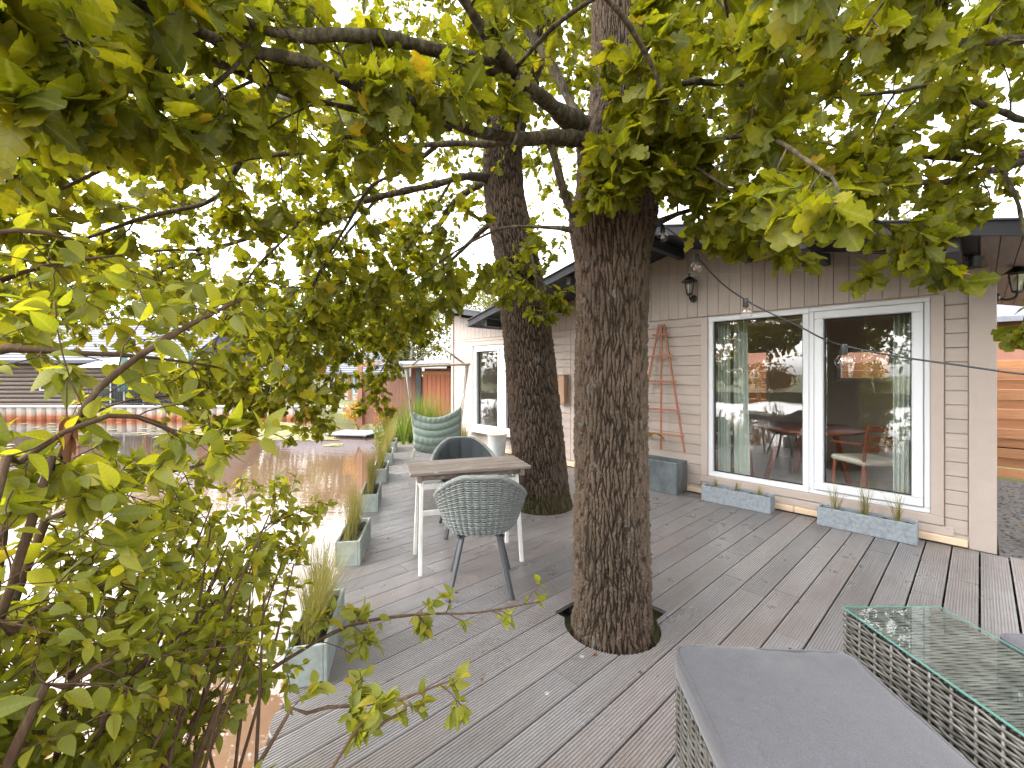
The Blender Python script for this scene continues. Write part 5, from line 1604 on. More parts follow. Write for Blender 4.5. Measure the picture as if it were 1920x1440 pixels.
# zinc box with a fern-like seedling
zb = planter(0.28, 0.78, 0.385, M["zinc"], 0.012, 0.06, "zinc_planter"); cab_place(zb, -2.81, -0.19, 0.001, R(90)); tag(zb, "large weathered zinc planter on the deck below the trellis", "planter")
fp = empty("seedling", C2W(-2.90, -0.20, 0.31)); tag(fp, "slender seedling with drooping feathery leaves in the zinc planter", "plant")
b = MB(); stp = spline([(0, 0, 0), (0.0, 0.0, 0.12), (0.02, 0.01, 0.24), (0.05, 0.01, 0.33)], .03); b.tube(stp, 0.004, 6); b.build("stem", M["rope"], fp, True)
rs = np.random.RandomState(17)
for k in range(6):
    a = k * 1.05 + 0.3
    fr = spline([(0.05, 0.01, 0.33), (0.05 + .08 * math.cos(a), .08 * math.sin(a), 0.38), (0.05 + .19 * math.cos(a), .19 * math.sin(a), 0.33)], .012)
    lp, ld, ln = [], [], []
    for i in range(2, len(fr)):
        t = unit(fr[i] - fr[i - 1]); s_ = unit(np.cross(t, (0, 0, 1)))
        for sg in (1, -1): lp.append(fr[i]); ld.append(s_ * sg + t * 0.4); ln.append((0.1, 0.1, 1))
    me = leaves_mesh("frond", np.array(lp), frames(np.array(ld), np.array(ln, float)), np.full(len(lp), 0.034), [OVA_LO[0]], M["grass_blade"], rs)
    link("frond", me, fp)
# trough with straw grass below the casement, and a pail
t2 = planter(0.20, 0.52, 0.20, M["concrete"]); cab_place(t2, -6.75, -0.33, 0.001, R(90)); tag(t2, "pale cement trough on the deck below the casement window", "planter")
g = grass_tuft("straw_grass", [tuple((rot_z(-ANG + R(90)) @ np.array((0, yy, 0)))[:2]) + (0.16,) for yy in np.linspace(-.17, .17, 5)], 420, 0.34, (0, 0), M["grass_blade"], 90, 0.0022, 0.32); g.location = t2.location
tag(g, "straw coloured grass in the trough below the casement window", "grass")
pb = MB(); pb.lathe([(0.13, 0.0), (0.165, 0.36), (0.172, 0.372), (0.16, 0.372), (0.125, 0.02)], sides=26)
pail = pb.build("zinc_pail", M["lichen_grey"], None, True, 40); cab_place(pail, -5.68, -0.32, 0.001); tag(pail, "pale grey pail with wooden lid behind the leaning oak", "pail")
lb = MB(); lb.lathe([(0.175, 0.375), (0.18, 0.385), (0.18, 0.402), (0.02, 0.405)], sides=26); lb.build("lid", M["pole"], pail, True, 40)

# ================================================================== ON THE FRONT WALL
# trellis: three fanned rods and five cross bars
tr = tag(empty("trellis", C2W(-2.765, -0.03, 0), -ANG), "red brown fan trellis leaning on the beige wall", "trellis")
for xb_, xt in ((-0.34, -0.035), (0.02, 0.0), (0.33, 0.035)):
    b = MB(); b.bar((xb_, -0.06, 0.48), (xt, -0.012, 2.08), 0.024, 0.018, up=(0, 1, 0), ch=0.003); b.build("upright_rod", M["trellis"], tr)
for z, hw in ((1.945, 0.115), (1.67, 0.165), (1.347, 0.22), (0.99, 0.27), (0.68, 0.325)):
    y = -0.012 - 0.048 * (2.08 - z) / 1.72 - 0.0165
    b = MB(); b.bar((-hw, y, z), (hw, y, z), 0.014, 0.024, up=(0, 0, 1), ch=0.003); b.build("cross_bar", M["trellis"], tr)
wv = MB()
for sx in (-1, 1): wv.tube([(0, -0.02, 2.07), (sx * 0.22, -0.012, 2.50)], 0.0016, 4)
wv.build("hanging_wire", M["rope"], tr)
# lantern lamps
def lantern():
    root = empty("wall_lantern")
    b = MB(); b.lathe([(0.042, 0), (0.046, 0.012), (0.03, 0.024)], (0, 0, 0), 16, np.array(((1, 0, 0), (0, 0, -1), (0, 1, 0.0)))); b.build("wall_plate", M["black_metal"], root, True, 40)
    b = MB(); b.tube(spline([(0, -0.01, 0), (0, -0.06, -0.02), (0, -0.11, -0.005), (0, -0.12, 0.03)], .01), 0.010, 8); b.build("bracket", M["black_metal"], root, True)
    b = MB(); a = np.arange(6) * math.pi / 3
    for t in a: b.tube([(0.034 * math.cos(t), -0.12 + 0.034 * math.sin(t), 0.045), (0.058 * math.cos(t), -0.12 + 0.058 * math.sin(t), 0.185)], 0.0042, 5)
    b.lathe([(0.02, 0.028), (0.040, 0.036), (0.040, 0.046), (0.03, 0.05)], (0, -0.12, 0), 6); b.lathe([(0.062, 0.182), (0.064, 0.192), (0.055, 0.194)], (0, -0.12, 0), 6)
    b.build("cage", M["black_metal"], root)
    b = MB(); b.lathe([(0.092, 0.190), (0.094, 0.195), (0.045, 0.235), (0.016, 0.255), (0.016, 0.268), (0.009, 0.274), (0.012, 0.284), (0.003, 0.294)], (0, -0.12, 0), 12); b.build("cap", M["black_metal"], root, True, 30)
    b = MB(); V = [(r_ * math.cos(t), -0.12 + r_ * math.sin(t), z_) for r_, z_ in ((0.031, 0.048), (0.053, 0.182)) for t in a]; b.add(V, [(k, (k + 1) % 6, 6 + (k + 1) % 6, 6 + k) for k in range(6)]); b.build("glass", M["glass"], root)
    b = MB(); b.lathe([(0.011, 0.05), (0.014, 0.09), (0.024, 0.115), (0.024, 0.15), (0.008, 0.172)], (0, -0.12, 0), 12); b.build("bulb", M["lamp_glass"], root, True)
    return root
ln_ = lantern(); cab_place(ln_, -2.36, -0.003, 2.36); tag(ln_, "black six sided wall lantern above the left pane", "lantern", "black wall lanterns")
ln2 = copy_tree(ln_); ln2.location = C2W(0.102, 0.42, 2.10); ln2.rotation_euler = (0, 0, -ANG + R(90)); tag(ln2, "black wall lantern on the side wall at the picture's right edge", "lantern", "black wall lanterns")
# brown wooden box with cord between the oaks
bx = empty("wooden_box", C2W(-4.42, -0.005, 0.98), -ANG); tag(bx, "narrow brown wooden box hung by a cord between the oak trunks", "box")
b = MB(); b.box((0, -0.05, 0.22), (0.15, 0.10, 0.44), ch=0.006); b.build("body", M["box_wood"], bx)
b = MB(); b.box((0, -0.054, 0.446), (0.165, 0.115, 0.012), ch=0.003); b.build("lid", M["box_wood"], bx)
b = MB(); b.tube([(0, -0.02, 0.452), (0.01, -0.015, 1.2)], 0.0025, 4); b.tube([(0, -0.02, 0.0), (-0.005, -0.02, -0.6)], 0.0025, 4); b.build("cord", M["rope"], bx)
for x in (-0.6, 0.25):
    pass
# tensioned wires under the overhang
wr_ = MB()
pA, pB = C2W(-2.9, -0.5, 2.62), C2W(-0.02, -0.06, 2.36); wr_.tube([pA, pB], 0.0018, 4)
pA, pB = C2W(-1.9, -0.62, 2.72), C2W(-0.02, -0.1, 2.42); wr_.tube([pA, pB], 0.0018, 4)
tag(wr_.build("tension_wire", M["rope"], None), "thin pale wires strung under the black overhang", "wire")

# string of clear bulbs
fs = tag(empty("string_light", P(1235, 428, 2.27)), "black cable of clear festoon bulbs strung from the oak across the doors", "string lights")
fb = np.array(fs.location)
cpts = [P(1222, 424, 2.32), P(1243, 424, 2.30), P(1285, 455, 2.28), P(1310, 485, 2.25), P(1352, 530, 2.16), P(1397, 562, 2.06), P(1440, 585, 1.98), P(1495, 610, 1.88), P(1545, 636, 1.78), P(1590, 650, 1.68), P(1680, 668, 1.58), P(1800, 685, 1.47), P(1940, 703, 1.36), P(2100, 700, 1.25), P(2400, 640, 1.15)]
cb = MB(); cb.tube(spline(np.array([np.array(p) - fb for p in cpts]), 0.04), 0.0034, 7); cb.build("cable", M["black_metal"], fs, True)
for (px, py, yy, s_) in ((1243, 424, 2.30, .8), (1306, 479, 2.26, 1.0), (1398, 562, 2.06, 1.0), (1582, 648, 1.70, 1.0)):
    c = np.array(P(px, py, yy)) - fb
    b = MB(); b.lathe([(0.0105, 0.006), (0.0125, -0.004), (0.0125, -0.030), (0.0105, -0.036)], c, 14); so = b.build("socket", M["black_metal"], fs, True, 40)
    prof = [(0.008, -0.034)] + [(0.030 * s_ * math.sin(t), -0.036 - 0.030 * s_ * 0.93 + 0.030 * s_ * math.cos(t)) for t in np.linspace(0.35, math.pi - 0.05, 14)]
    b = MB(); b.lathe(prof[::-1], c, 20); b.build("glass_globe", M["bulb_glass"], so, True)
    b = MB(); b.tube([c + np.array((-.005, 0, -.036)), c + np.array((-.006, 0, -.062)), c + np.array((0, 0, -.05)), c + np.array((.006, 0, -.062)), c + np.array((.005, 0, -.036))], 0.0016, 5); b.build("filament", M["copper_strip"], so, True)

# ================================================================== INSIDE THE ROOM
def curtain(x0, x1, y, z0, z1, folds, seed, label, pinch=0.0):
    rs_ = np.random.RandomState(seed)
    U, Vv = np.meshgrid(np.linspace(0, 1, folds * 10 + 1), np.linspace(0, 1, 26))
    ph = rs_.uniform(0, 6)
    wob = 0.022 * np.sin(U * folds * 2 * math.pi + ph + 0.6 * np.sin(Vv * 3)) * (0.6 + 0.4 * Vv)
    wd = 1 + pinch * (1 - Vv)
    xx = x0 + (x1 - x0) * (U * wd)
    b = MB(); b.grid(np.stack((xx, y + wob, z0 + (z1 - z0) * Vv), -1))
    o = b.build("curtain", M["curtain"], None, True); o.location = P0; o.rotation_euler = (0, 0, -ANG)
    sol = o.modifiers.new("thickness", "SOLIDIFY"); sol.thickness = 0.003
    return tag(o, label, "curtain", "sage curtains behind the glass")
curtain(-2.14, -2.0, 0.17, 0.07, 2.2, 4, 3, "sage curtain gathered at the left end of the fixed pane", 0.0)
curtain(-2.0, -1.85, 0.26, 0.06, 2.2, 3, 1, "wider sage curtain hanging inside the fixed pane", 0.25)
curtain(-0.55, -0.40, 0.20, 0.06, 2.2, 4, 2, "sage curtain at the hinge side of the glass door", -0.15)
# round dining table, two seats, pendant
dt = tag(empty("dining_table", C2W(-1.52, 1.42, 0.05), -ANG), "round red brown dining table inside the room", "table")
b = MB(); b.lathe([(0.05, 0.66), (0.56, 0.665), (0.60, 0.68), (0.60, 0.70), (0.57, 0.71), (0.05, 0.712)], sides=48); b.build("table_top", M["dark_wood"], dt, True, 40)
for k in range(4):
    a = k * math.pi / 2 + 0.5
    b = MB(); b.bar((0.30 * math.cos(a), 0.30 * math.sin(a), 0.66), (0.46 * math.cos(a), 0.46 * math.sin(a), 0.0), 0.07, 0.05, up=(math.cos(a), math.sin(a), 0), ch=0.006); b.build("leg", M["dark_wood"], dt)
def inner_chair(loc, turn, m_seat, label):
    r_ = empty("dining_chair", loc, -ANG + turn)
    b = MB(); b.box((0, 0, 0.44), (0.45, 0.45, 0.06), ch=0.02); b.build("seat", m_seat, r_)
    for sx in (-1, 1):
        for sy in (-1, 1):
            b = MB(); b.bar((sx * 0.19, sy * 0.19, 0.41), (sx * 0.21, sy * 0.215, 0.0), 0.032, 0.032, ch=0.004); b.build("leg", M["dark_wood"], r_)
        b = MB(); b.bar((sx * 0.20, -0.205, 0.44), (sx * 0.21, -0.27, 0.86), 0.028, 0.028, ch=0.004); b.build("back_post", M["dark_wood"], r_)
        b = MB(); b.bar((sx * 0.22, -0.22, 0.64), (sx * 0.22, 0.2, 0.62), 0.04, 0.022, ch=0.004); b.build("armrest", M["dark_wood"], r_)
    for z in (0.60, 0.70, 0.81):
        b = MB(); b.bar((-0.195, -0.215 - 0.15 * (z - 0.44), z), (0.195, -0.215 - 0.15 * (z - 0.44), z), 0.016, 0.06, ch=0.003); b.build("back_slat", M["dark_wood"], r_)
    return tag(r_, label, "chair", "chairs at the dining table")
inner_chair(C2W(-2.25, 0.95, 0.05), R(-70), M["cream"], "wooden armchair left of the round table inside the room")
inner_chair(C2W(-0.86, 0.95, 0.05), R(50), M["cream"], "cream seated chair right of the round table inside the room")
pl = tag(empty("pendant_lamp", C2W(-1.50, 1.35, 2.34), -ANG), "dark cone pendant lamp above the round dining table", "lamp")
b = MB(); b.tube([(0, 0, 0), (0, 0, -0.52)], 0.004, 6); b.build("cord", M["black_metal"], pl)
b = MB(); b.lathe([(0.03, -0.50), (0.045, -0.62), (0.11, -1.02), (0.105, -1.02), (0.04, -0.63)], sides=24); b.build("lamp_shade", M["zinc"], pl, True, 50)
tp_ = tag(empty("floor_lamp", C2W(-3.2, 2.4, 0.05), -ANG), "slim lamp standing by the back wall of the room", "lamp")
b = MB(); b.lathe([(0.12, 0), (0.12, 0.02), (0.012, 0.03), (0.012, 1.3)], sides=14); b.build("stand", M["black_metal"], tp_, True, 40)
b = MB(); b.lathe([(0.15, 1.25), (0.09, 1.5), (0.085, 1.5), (0.145, 1.25)], sides=20); b.build("lamp_shade", M["cream"], tp_, True, 50)

# litter on the deck
rs = np.random.RandomState(77)
for k, (px, py, where) in enumerate(((1110, 1230, "left of the front oak's foot"), (1196, 1262, "in front of the front oak's foot"), (860, 1112, "beside the near chair's left legs"), (725, 1010, "beside the second trough"), (1500, 1130, "between the front oak and the glass topped table"), (905, 1272, "beyond the shrub's overhanging sprig"), (1480, 1215, "at the back edge of the footstool"))):
    V, F, ve = OAK_HI[k % 8]
    o = link("fallen_leaf", big_mesh("fallen_leaf", V * 0.026, F, M["dead_leaf"], True, {"tone": np.zeros(len(V)), "vein": ve[:, 0]}))
    p = G(px, py); o.location = (p.x, p.y, 0.004); o.rotation_euler = (rs.uniform(-.2, .2), rs.uniform(-.2, .2), rs.uniform(0, 6.28))
    tag(o, "tiny withered leaf on the deck " + where, "leaf", "withered leaves on the deck")
# ================================================================== BEYOND THE DECK
def board_fence(name, root, p0, p1, z0, z1, m, horizontal=False, pitch=0.14, th=0.022, part="board", lap=0.0):
    """boards between two local points; upright or lying"""
    p0, p1 = np.array(p0, float), np.array(p1, float)
    L = np.linalg.norm(p1 - p0); d = (p1 - p0) / L; nrm = np.array((-d[1], d[0]))
    r_ = random.Random(int(L * 100))
    if horizontal:
        z = z0; k = 0
        while z < z1 - 0.03:
            b = MB(); c = (p0 + p1) / 2 + nrm * lap * (1 if k % 2 else -1)
            b.bar((*(c - d * L / 2), z + pitch * 0.45), (*(c + d * L / 2), z + pitch * 0.45), th, pitch * 0.93, ch=0.004); b.build(part, m, root); z += pitch; k += 1
    else:
        n = int(L / pitch)
        for i in range(n):
            c = p0 + d * (i + 0.5) * L / n
            b = MB(); b.box((c[0], c[1], (z0 + z1) / 2), (L / n * 0.95, th, z1 - z0), rot_z(math.atan2(d[1], d[0])), ch=0.004); b.build(part, m, root)
# larch fence behind the cabin, lying boards on both faces of the posts
lf = tag(empty("larch_fence", P0, -ANG), "orange larch fence of lying boards running behind the cabin", "fence")
for x0 in np.arange(-6.6, 6.0, 1.8):
    board_fence("f", lf, (x0 + 0.04, 4.3), (x0 + 1.76, 4.3), -0.05, 1.62, M["fence"], True, 0.142, 0.02, "board", 0.036)
    b = MB(); b.box((x0, 4.3, 0.80), (0.085, 0.05, 1.76), ch=0.005); b.build("post", M["fence"], lf)
# a neighbour's red wall and pale roof beyond the fence
nb = tag(empty("neighbour_house", C2W(0.4, 9.0, 0), -ANG), "low neighbour house with red brown wall and grey roof beyond the larch fence", "house")
b = MB(); b.box((0, 0, 1.3), (13, 2.6, 2.6)); b.build("wall", M["brick_red"], nb)
b = MB(); b.add([(-6.8, -1.6, 2.55), (6.8, -1.6, 2.55), (6.8, 1.6, 3.9), (-6.8, 1.6, 3.9), (-6.8, -1.6, 2.45), (6.8, -1.6, 2.45), (6.8, 1.6, 3.8), (-6.8, 1.6, 3.8)], [(0, 1, 2, 3), (7, 6, 5, 4), (0, 4, 5, 1), (1, 5, 6, 2), (2, 6, 7, 3), (3, 7, 4, 0)]); b.build("roof", M["far_roof"], nb)
# thin wire plant support and small plants on the gravel
def shrublet(name, loc, rad, n, m, seed, label, cat="plant", size=0.06, tall=1.0, group=None):
    rs_ = np.random.RandomState(seed)
    root = empty(name, loc)
    v = rs_.randn(n, 3); v /= np.linalg.norm(v, axis=1)[:, None]; v *= rs_.rand(n, 1) ** 0.45
    lumps = 0.75 + 0.35 * np.sin(v[:, 0:1] * 5 + seed) * np.cos(v[:, 2:3] * 4)
    p = v * np.array((rad, rad, rad * tall)) * lumps + np.array((0, 0, rad * tall * 0.95))
    d = v + rs_.randn(n, 3) * 0.8; nn_ = rs_.randn(n, 3) + np.array((0, 0, 0.8))
    me = leaves_mesh("foliage", p, frames(d, nn_), size * rs_.uniform(0.6, 1.3, n), OVA_LO, m, rs_)
    link("foliage", me, root)
    b = MB()
    for k in range(6):
        e = v[k] * rad * 0.7 + np.array((0, 0, rad * tall)); b.tube([(0, 0, -0.05), e * np.array((.4, .4, .5)), e], np.array((.012, .008, .004)), 4)
    b.build("stem", M["bush_stem"], root)
    return tag(root, label, cat, group)
shrublet("small_shrub", C2W(0.45, 0.9, -0.1), 0.16, 150, M["rust_leaf"], 5, "small yellowing shrub on the gravel beside the cabin corner", size=.05)
shrublet("small_shrub", C2W(0.95, 2.6, -0.1), 0.22, 220, M["bush_leaf"], 6, "green shrub on the gravel in front of the larch fence", size=.05)

# ---- far end of the deck: shed, fences, reeds
sh = tag(empty("garden_shed", (-1.35, 11.9, -0.1), R(-4)), "shed with orange board door, dark post and blue grey roof past the hanging chair", "shed")
board_fence("s", sh, (-1.12, -0.03), (-0.25, -0.03), 0.05, 1.52, M["door_red"], False, 0.124, 0.02, "door_board")
for z in (1.50,):
    b = MB(); b.box((-0.68, -0.048, z + 0.06), (1.05, 0.03, 0.10), ch=0.004); b.build("lintel", M["fence"], sh)
b = MB(); b.box((-1.24, -0.02, 0.85), (0.14, 0.12, 1.70), ch=0.006); b.build("post", M["leg_metal"], sh)
b = MB(); b.box((0.0, 0.75, 0.85), (2.2, 1.4, 1.68)); b.build("wall", M["fence_pale"], sh)
board_fence("s", sh, (-0.22, -0.02), (1.1, -0.02), 0.05, 1.62, M["fence_pale"], False, 0.13, 0.02, "board")
b = MB(); b.add([(-2.35, -0.45, 1.78), (1.4, -0.45, 1.86), (1.4, 1.7, 2.02), (-2.35, 1.7, 1.94), (-2.35, -0.45, 1.70), (1.4, -0.45, 1.78), (1.4, 1.7, 1.94), (-2.35, 1.7, 1.86)], [(0, 1, 2, 3), (7, 6, 5, 4), (0, 4, 5, 1), (1, 5, 6, 2), (2, 6, 7, 3), (3, 7, 4, 0)])
b.build("roof", M["far_roof"], sh)
pf = tag(empty("board_fence", (-3.3, 12.9, -0.1), R(6)), "faded red upright board fence left of the shed", "fence")
board_fence("p", pf, (-1.2, 0), (1.35, 0), 0.05, 1.45, M["fence_pale"], False, 0.125, 0.02, "board")
for x in (-1.2, 0.35, 1.4):
    b = MB(); b.box((x, -0.05, 0.87), (0.14, 0.12, 1.76), ch=0.006); b.build("post", M["fence_pale"], pf)
b = MB(); b.box((0.1, -0.05, 1.80), (2.9, 0.10, 0.10), ch=0.006); b.build("top_beam", M["fence"], pf)
def reed(name, loc, rad, n, h, m, seed, label, group=None):
    rs_ = np.random.RandomState(seed)
    pts = np.column_stack((rs_.randn(40, 2) * rad * 0.5, np.zeros(40)))
    g_ = grass_tuft(name, pts, n, h, (0, 0), m, seed, 0.006, 0.5); g_.location = loc
    return tag(g_, label, "grass", group)
reed("tall_grass", (-2.0, 9.8, -0.1), 0.5, 900, 1.15, M["green_grass"], 31, "lush clump of tall green grass beyond the deck end", "tall grasses past the deck")
reed("tall_grass", (-2.75, 10.3, -0.15), 0.4, 500, 0.8, M["green_grass"], 32, "shorter green grass clump beside the water past the deck", "tall grasses past the deck")
shrublet("red_shrub", (-3.35, 11.4, -0.1), 0.40, 700, M["pink_leaf"], 33, "pinkish red shrub beside the faded fence", "shrub", .07)
shrublet("low_shrub", (-2.75, 9.3, -0.35), 0.36, 520, M["far_leaf"], 34, "pale green shrub at the water edge past the last trough", "shrub", .06)
shrublet("low_shrub", (-4.6, 12.9, -0.2), 0.55, 700, M["rust_leaf"], 35, "yellow shrub on the bank left of the faded fence", "shrub", .08)
shrublet("low_shrub", (-1.55, 9.35, -0.1), 0.22, 240, M["green_grass"], 36, "small shrub right of the tall grass below the shed door", "shrub", .05)
jt = tag(empty("jetty", (-4.95, 13.6, 0), R(-12)), "small grey jetty platform low over the pond", "jetty")
for k in range(9):
    b = MB(); b.box((-0.62 + k * 0.155, 0, -0.43), (0.145, 1.1, 0.035), ch=0.004); b.build("plank", M["slate"], jt)
for x in (-0.6, 0.6):
    b = MB(); b.tube([(x, -0.45, -0.9), (x, -0.45, -0.45)], 0.05, 10); b.build("post", M["rafter"], jt)

# ---- lily pads, uncountable
rs = np.random.RandomState(19)
pv, pf_, tone, off = [], [], [], 0
a = np.linspace(0.25, 2 * math.pi - 0.25, 11)
unit_pad = np.vstack(((0, 0, 0), np.column_stack((np.cos(a), np.sin(a), 0.02 * np.sin(a * 3)))))
pad_f = np.array([(0, i, i + 1) for i in range(1, 11)])
cnt = 0
while cnt < 1500:
    if cnt < 1300: x, y = rs.uniform(-11, -3.2), rs.uniform(11.5, 17.6)
    else: x, y = rs.uniform(-24, -5), rs.uniform(9, 17)
    if mnoise.noise(Vector((x * .35, y * .6, 3))) < -0.02 + (0.25 if y < 12.5 else 0): continue
    if x > edge_x(8.9) - 0.6 - (y - 8.9) * 0.55: continue
    r_ = rs.uniform(0.07, 0.16)
    pv.append(unit_pad @ rot_z(rs.uniform(0, 6.28)).T * r_ + np.array((x, y, WATER_Z + 0.006 + 0.002 * (cnt % 5)))); pf_.append(pad_f + off); tone.append(np.full(12, rs.rand() * .99)); off += 12; cnt += 1
tag(link("lily_pads", big_mesh("lily_pads", np.concatenate(pv), np.concatenate(pf_), M["lily"], True, {"tone": np.concatenate(tone)})), "pale lily pads floating on the far part of the pond", kind="stuff")

# ---- far bank: sheet piling with a rust line
bk = tag(empty("sheet_piling", (0, 18.08, 0)), "pale sheet piling with orange rust line along the far bank", "retaining wall")
for k in range(62):
    x = -33 + k * 0.42
    b = MB(); b.add([(x, 0, -1.0), (x + .10, -.09, -1.0), (x + .30, -.09, -1.0), (x + .40, 0, -1.0), (x, 0, .02), (x + .10, -.09, .02), (x + .30, -.09, .02), (x + .40, 0, .02)], [(0, 1, 5, 4), (1, 2, 6, 5), (2, 3, 7, 6)]); b.build("pile_sheet", M["rust"], bk)
b = MB(); b.box((-20, 0.02, 0.055), (26.5, 0.30, 0.07), ch=0.01); b.build("capping", M["white_plaster"], bk)
def far_house(name, loc, label, w, d, eave, ridge, m_wall, logs=True):
    r_ = tag(empty(name, loc), label, "house", "houses on the far bank")
    b = MB(); b.box((0, d / 2, eave / 2), (w, d, eave)); b.build("wall", m_wall, r_)
    b = MB(); o = 0.45; t = 0.10
    V = [(-w / 2 - o, -o, eave - 0.12), (w / 2 + o, -o, eave - 0.12), (w / 2 + o, d / 2, ridge), (-w / 2 - o, d / 2, ridge), (w / 2 + o, d + o, eave - 0.12), (-w / 2 - o, d + o, eave - 0.12)]
    b.add(V, [(0, 1, 2, 3), (3, 2, 4, 5)]); b.add([(p[0], p[1], p[2] - t) for p in V], [(3, 2, 1, 0), (5, 4, 2, 3)])
    b.add([V[0], V[1], (V[1][0], V[1][1], V[1][2] - t), (V[0][0], V[0][1], V[0][2] - t)], [(3, 2, 1, 0)])
    b.add([(-w / 2, 0, eave), (-w / 2, d, eave), (-w / 2, d / 2, ridge - t), (w / 2, 0, eave), (w / 2, d, eave), (w / 2, d / 2, ridge - t)], [(0, 1, 2), (5, 4, 3)])
    rf_ = b.build("roof", M["far_roof"], r_)
    L = math.hypot(d / 2 + o, ridge - eave + 0.12); n = int(L / 0.28)
    for k in range(n):                            # courses of shingle
        f0, f1 = k / n, (k + 1) / n
        y0, y1 = -o + f0 * (d / 2 + o), -o + f1 * (d / 2 + o); z0, z1 = eave - 0.12 + f0 * (ridge - eave + 0.12), eave - 0.12 + f1 * (ridge - eave + 0.12)
        c = MB(); c.add([(-w / 2 - o, y0, z0 + .045), (w / 2 + o, y0, z0 + .045), (w / 2 + o, y1, z1 + .012), (-w / 2 - o, y1, z1 + .012), (-w / 2 - o, y0, z0 + .005), (w / 2 + o, y0, z0 + .005)], [(0, 1, 2, 3), (4, 5, 1, 0)]); c.build("shingle", M["far_roof"], rf_)
    if logs:
        k = 0; z = 0.0
        while z < eave - 0.2:
            c = MB(); c.tube([(-w / 2 - 0.06, -0.02, z + 0.10), (w / 2 + 0.06, -0.02, z + 0.10)], 0.10, 8); c.build("log", M["log"], r_, True, 50); z += 0.20
    return r_
def window(r_, x, z, w, h, m=None, y=-0.13, name="window"):
    b = MB()
    for c, s in (((x, y, z), (w + .12, .06, .06)), ((x, y, z + h), (w + .12, .06, .06)), ((x - w / 2 - .03, y, z + h / 2), (.06, .058, h)), ((x + w / 2 + .03, y, z + h / 2), (.06, .058, h))): b.box(c, s)
    o = b.build(name, M["upvc"], r_)
    q = MB(); q.box((x, y + .01, z + h / 2), (w - .002, .02, h - .06)); q.build("pane", m or M["dark_glass"], o)
h1 = far_house("log_cabin", (-20.3, 20.6, -0.15), "log cabin with grey blue roof behind two folded parasols on the far bank", 9.0, 6.0, 2.3, 4.2, M["brick_red"])
window(h1, 2.0, 0.05, 1.5, 1.85, name="terrace_door"); window(h1, -1.6, 0.8, 1.0, 0.9); window(h1, 3.6, 0.7, .8, 1.0)
h2 = far_house("bungalow", (-10.6, 25.5, -0.15), "bungalow with low grey roof on the far bank", 6.2, 5.5, 1.75, 3.0, M["white_plaster"], False)
window(h2, 0.4, 0.55, .55, .8, y=-.05); window(h2, 1.9, 0.4, 1.2, 1.1, M["parasol"], y=-.05); window(h2, -1.9, 0.5, .9, .9, y=-.05)
b = MB(); b.box((1.0, -0.06, 0.85), (0.16, 0.10, 1.7)); b.build("porch_post", M["fence"], h2)
h3 = far_house("bungalow", (-31.5, 23.5, -0.15), "red brown house half hidden behind the shrub on the far bank", 8.0, 6.0, 2.2, 3.9, M["brick_red"], False)
window(h3, 2.5, .6, 1.1, 1.1, y=-.05); window(h3, -.5, .6, 1.1, 1.1, y=-.05)
aw = tag(empty("awning", (-16.6, 18.9, 0)), "white terrace awning on posts in front of the log cabin", "awning")
b = MB(); b.add([(-2.1, -0.5, 1.72), (2.4, -0.5, 1.72), (2.4, 1.5, 2.25), (-2.1, 1.5, 2.25), (-2.1, -0.5, 1.69), (2.4, -0.5, 1.69), (2.4, 1.5, 2.22), (-2.1, 1.5, 2.22)], [(0, 1, 2, 3), (7, 6, 5, 4), (0, 4, 5, 1), (1, 5, 6, 2), (2, 6, 7, 3), (3, 7, 4, 0)]); b.build("cloth", M["white_paint"], aw)
for x in (-2.0, 0.9, 2.3):
    b = MB(); b.box((x, -0.45, 0.82), (0.10, 0.10, 1.74)); b.build("post", M["brick_red"], aw)
def parasol(loc, label):
    r_ = tag(empty("parasol", loc), label, "parasol", "folded parasols on the far terrace")
    b = MB(); b.tube([(0, 0, 0), (0, 0, 2.35)], 0.025, 8); b.build("pole", M["white_paint"], r_)
    th = np.linspace(0, 2 * math.pi, 33)[:-1]; V = []
    for z, rr in ((2.32, .03), (2.1, .10), (1.6, .17), (1.0, .20), (0.62, .16)): V.append([(rr * (1 + .22 * math.cos(8 * t)) * math.cos(t), rr * (1 + .22 * math.cos(8 * t)) * math.sin(t), z) for t in th])
    b = MB(); b.grid(np.array(V)[::-1], closed=True); b.build("folded_cloth", M["parasol"], r_, True)
    b = MB(); b.lathe([(.25, 0), (.25, .06), (.05, .09)], sides=14); b.build("base", M["slate"], r_)
parasol((-16.9, 18.75, 0.05), "folded blue green parasol left of the awning post on the far terrace")
parasol((-14.0, 18.75, 0.05), "folded blue green parasol right of the awning post on the far terrace")
rl = tag(empty("terrace_railing", (0, 18.35, 0.08)), "grey slim barred railing along the far terrace", "railing")
for z in (0.08, 0.78):
    b = MB(); b.box((-15.3, 0, z), (5.6, .04, .04)); b.build("rail", M["leg_metal"], rl)
bs = MB(); bs.box((0, 0, .43), (.018, .018, .66)); bme = bs.mesh("bar", M["leg_metal"])
for k in range(46):
    o = link("bar", bme, rl); o.location = (-18.05 + k * .122, 0, 0)
for i, x in enumerate((-18.2, -15.6)):
    r_ = tag(empty("terrace_chair", (x, 19.0, 0.05), R(20 * i)), ("dark terrace chair beside the left folded parasol", "dark terrace chair between the two folded parasols")[i], "chair", "chairs on the far terrace")
    b = MB(); b.box((0, 0, .44), (.45, .45, .05)); b.build("seat", M["leg_metal"], r_)
    b = MB(); b.box((0, .21, .70), (.45, .04, .5)); b.build("backrest", M["leg_metal"], r_)
    for sx in (-1, 1):
        for sy in (-1, 1):
            b = MB(); b.box((sx * .2, sy * .2, .21), (.035, .035, .42)); b.build("leg", M["leg_metal"], r_)

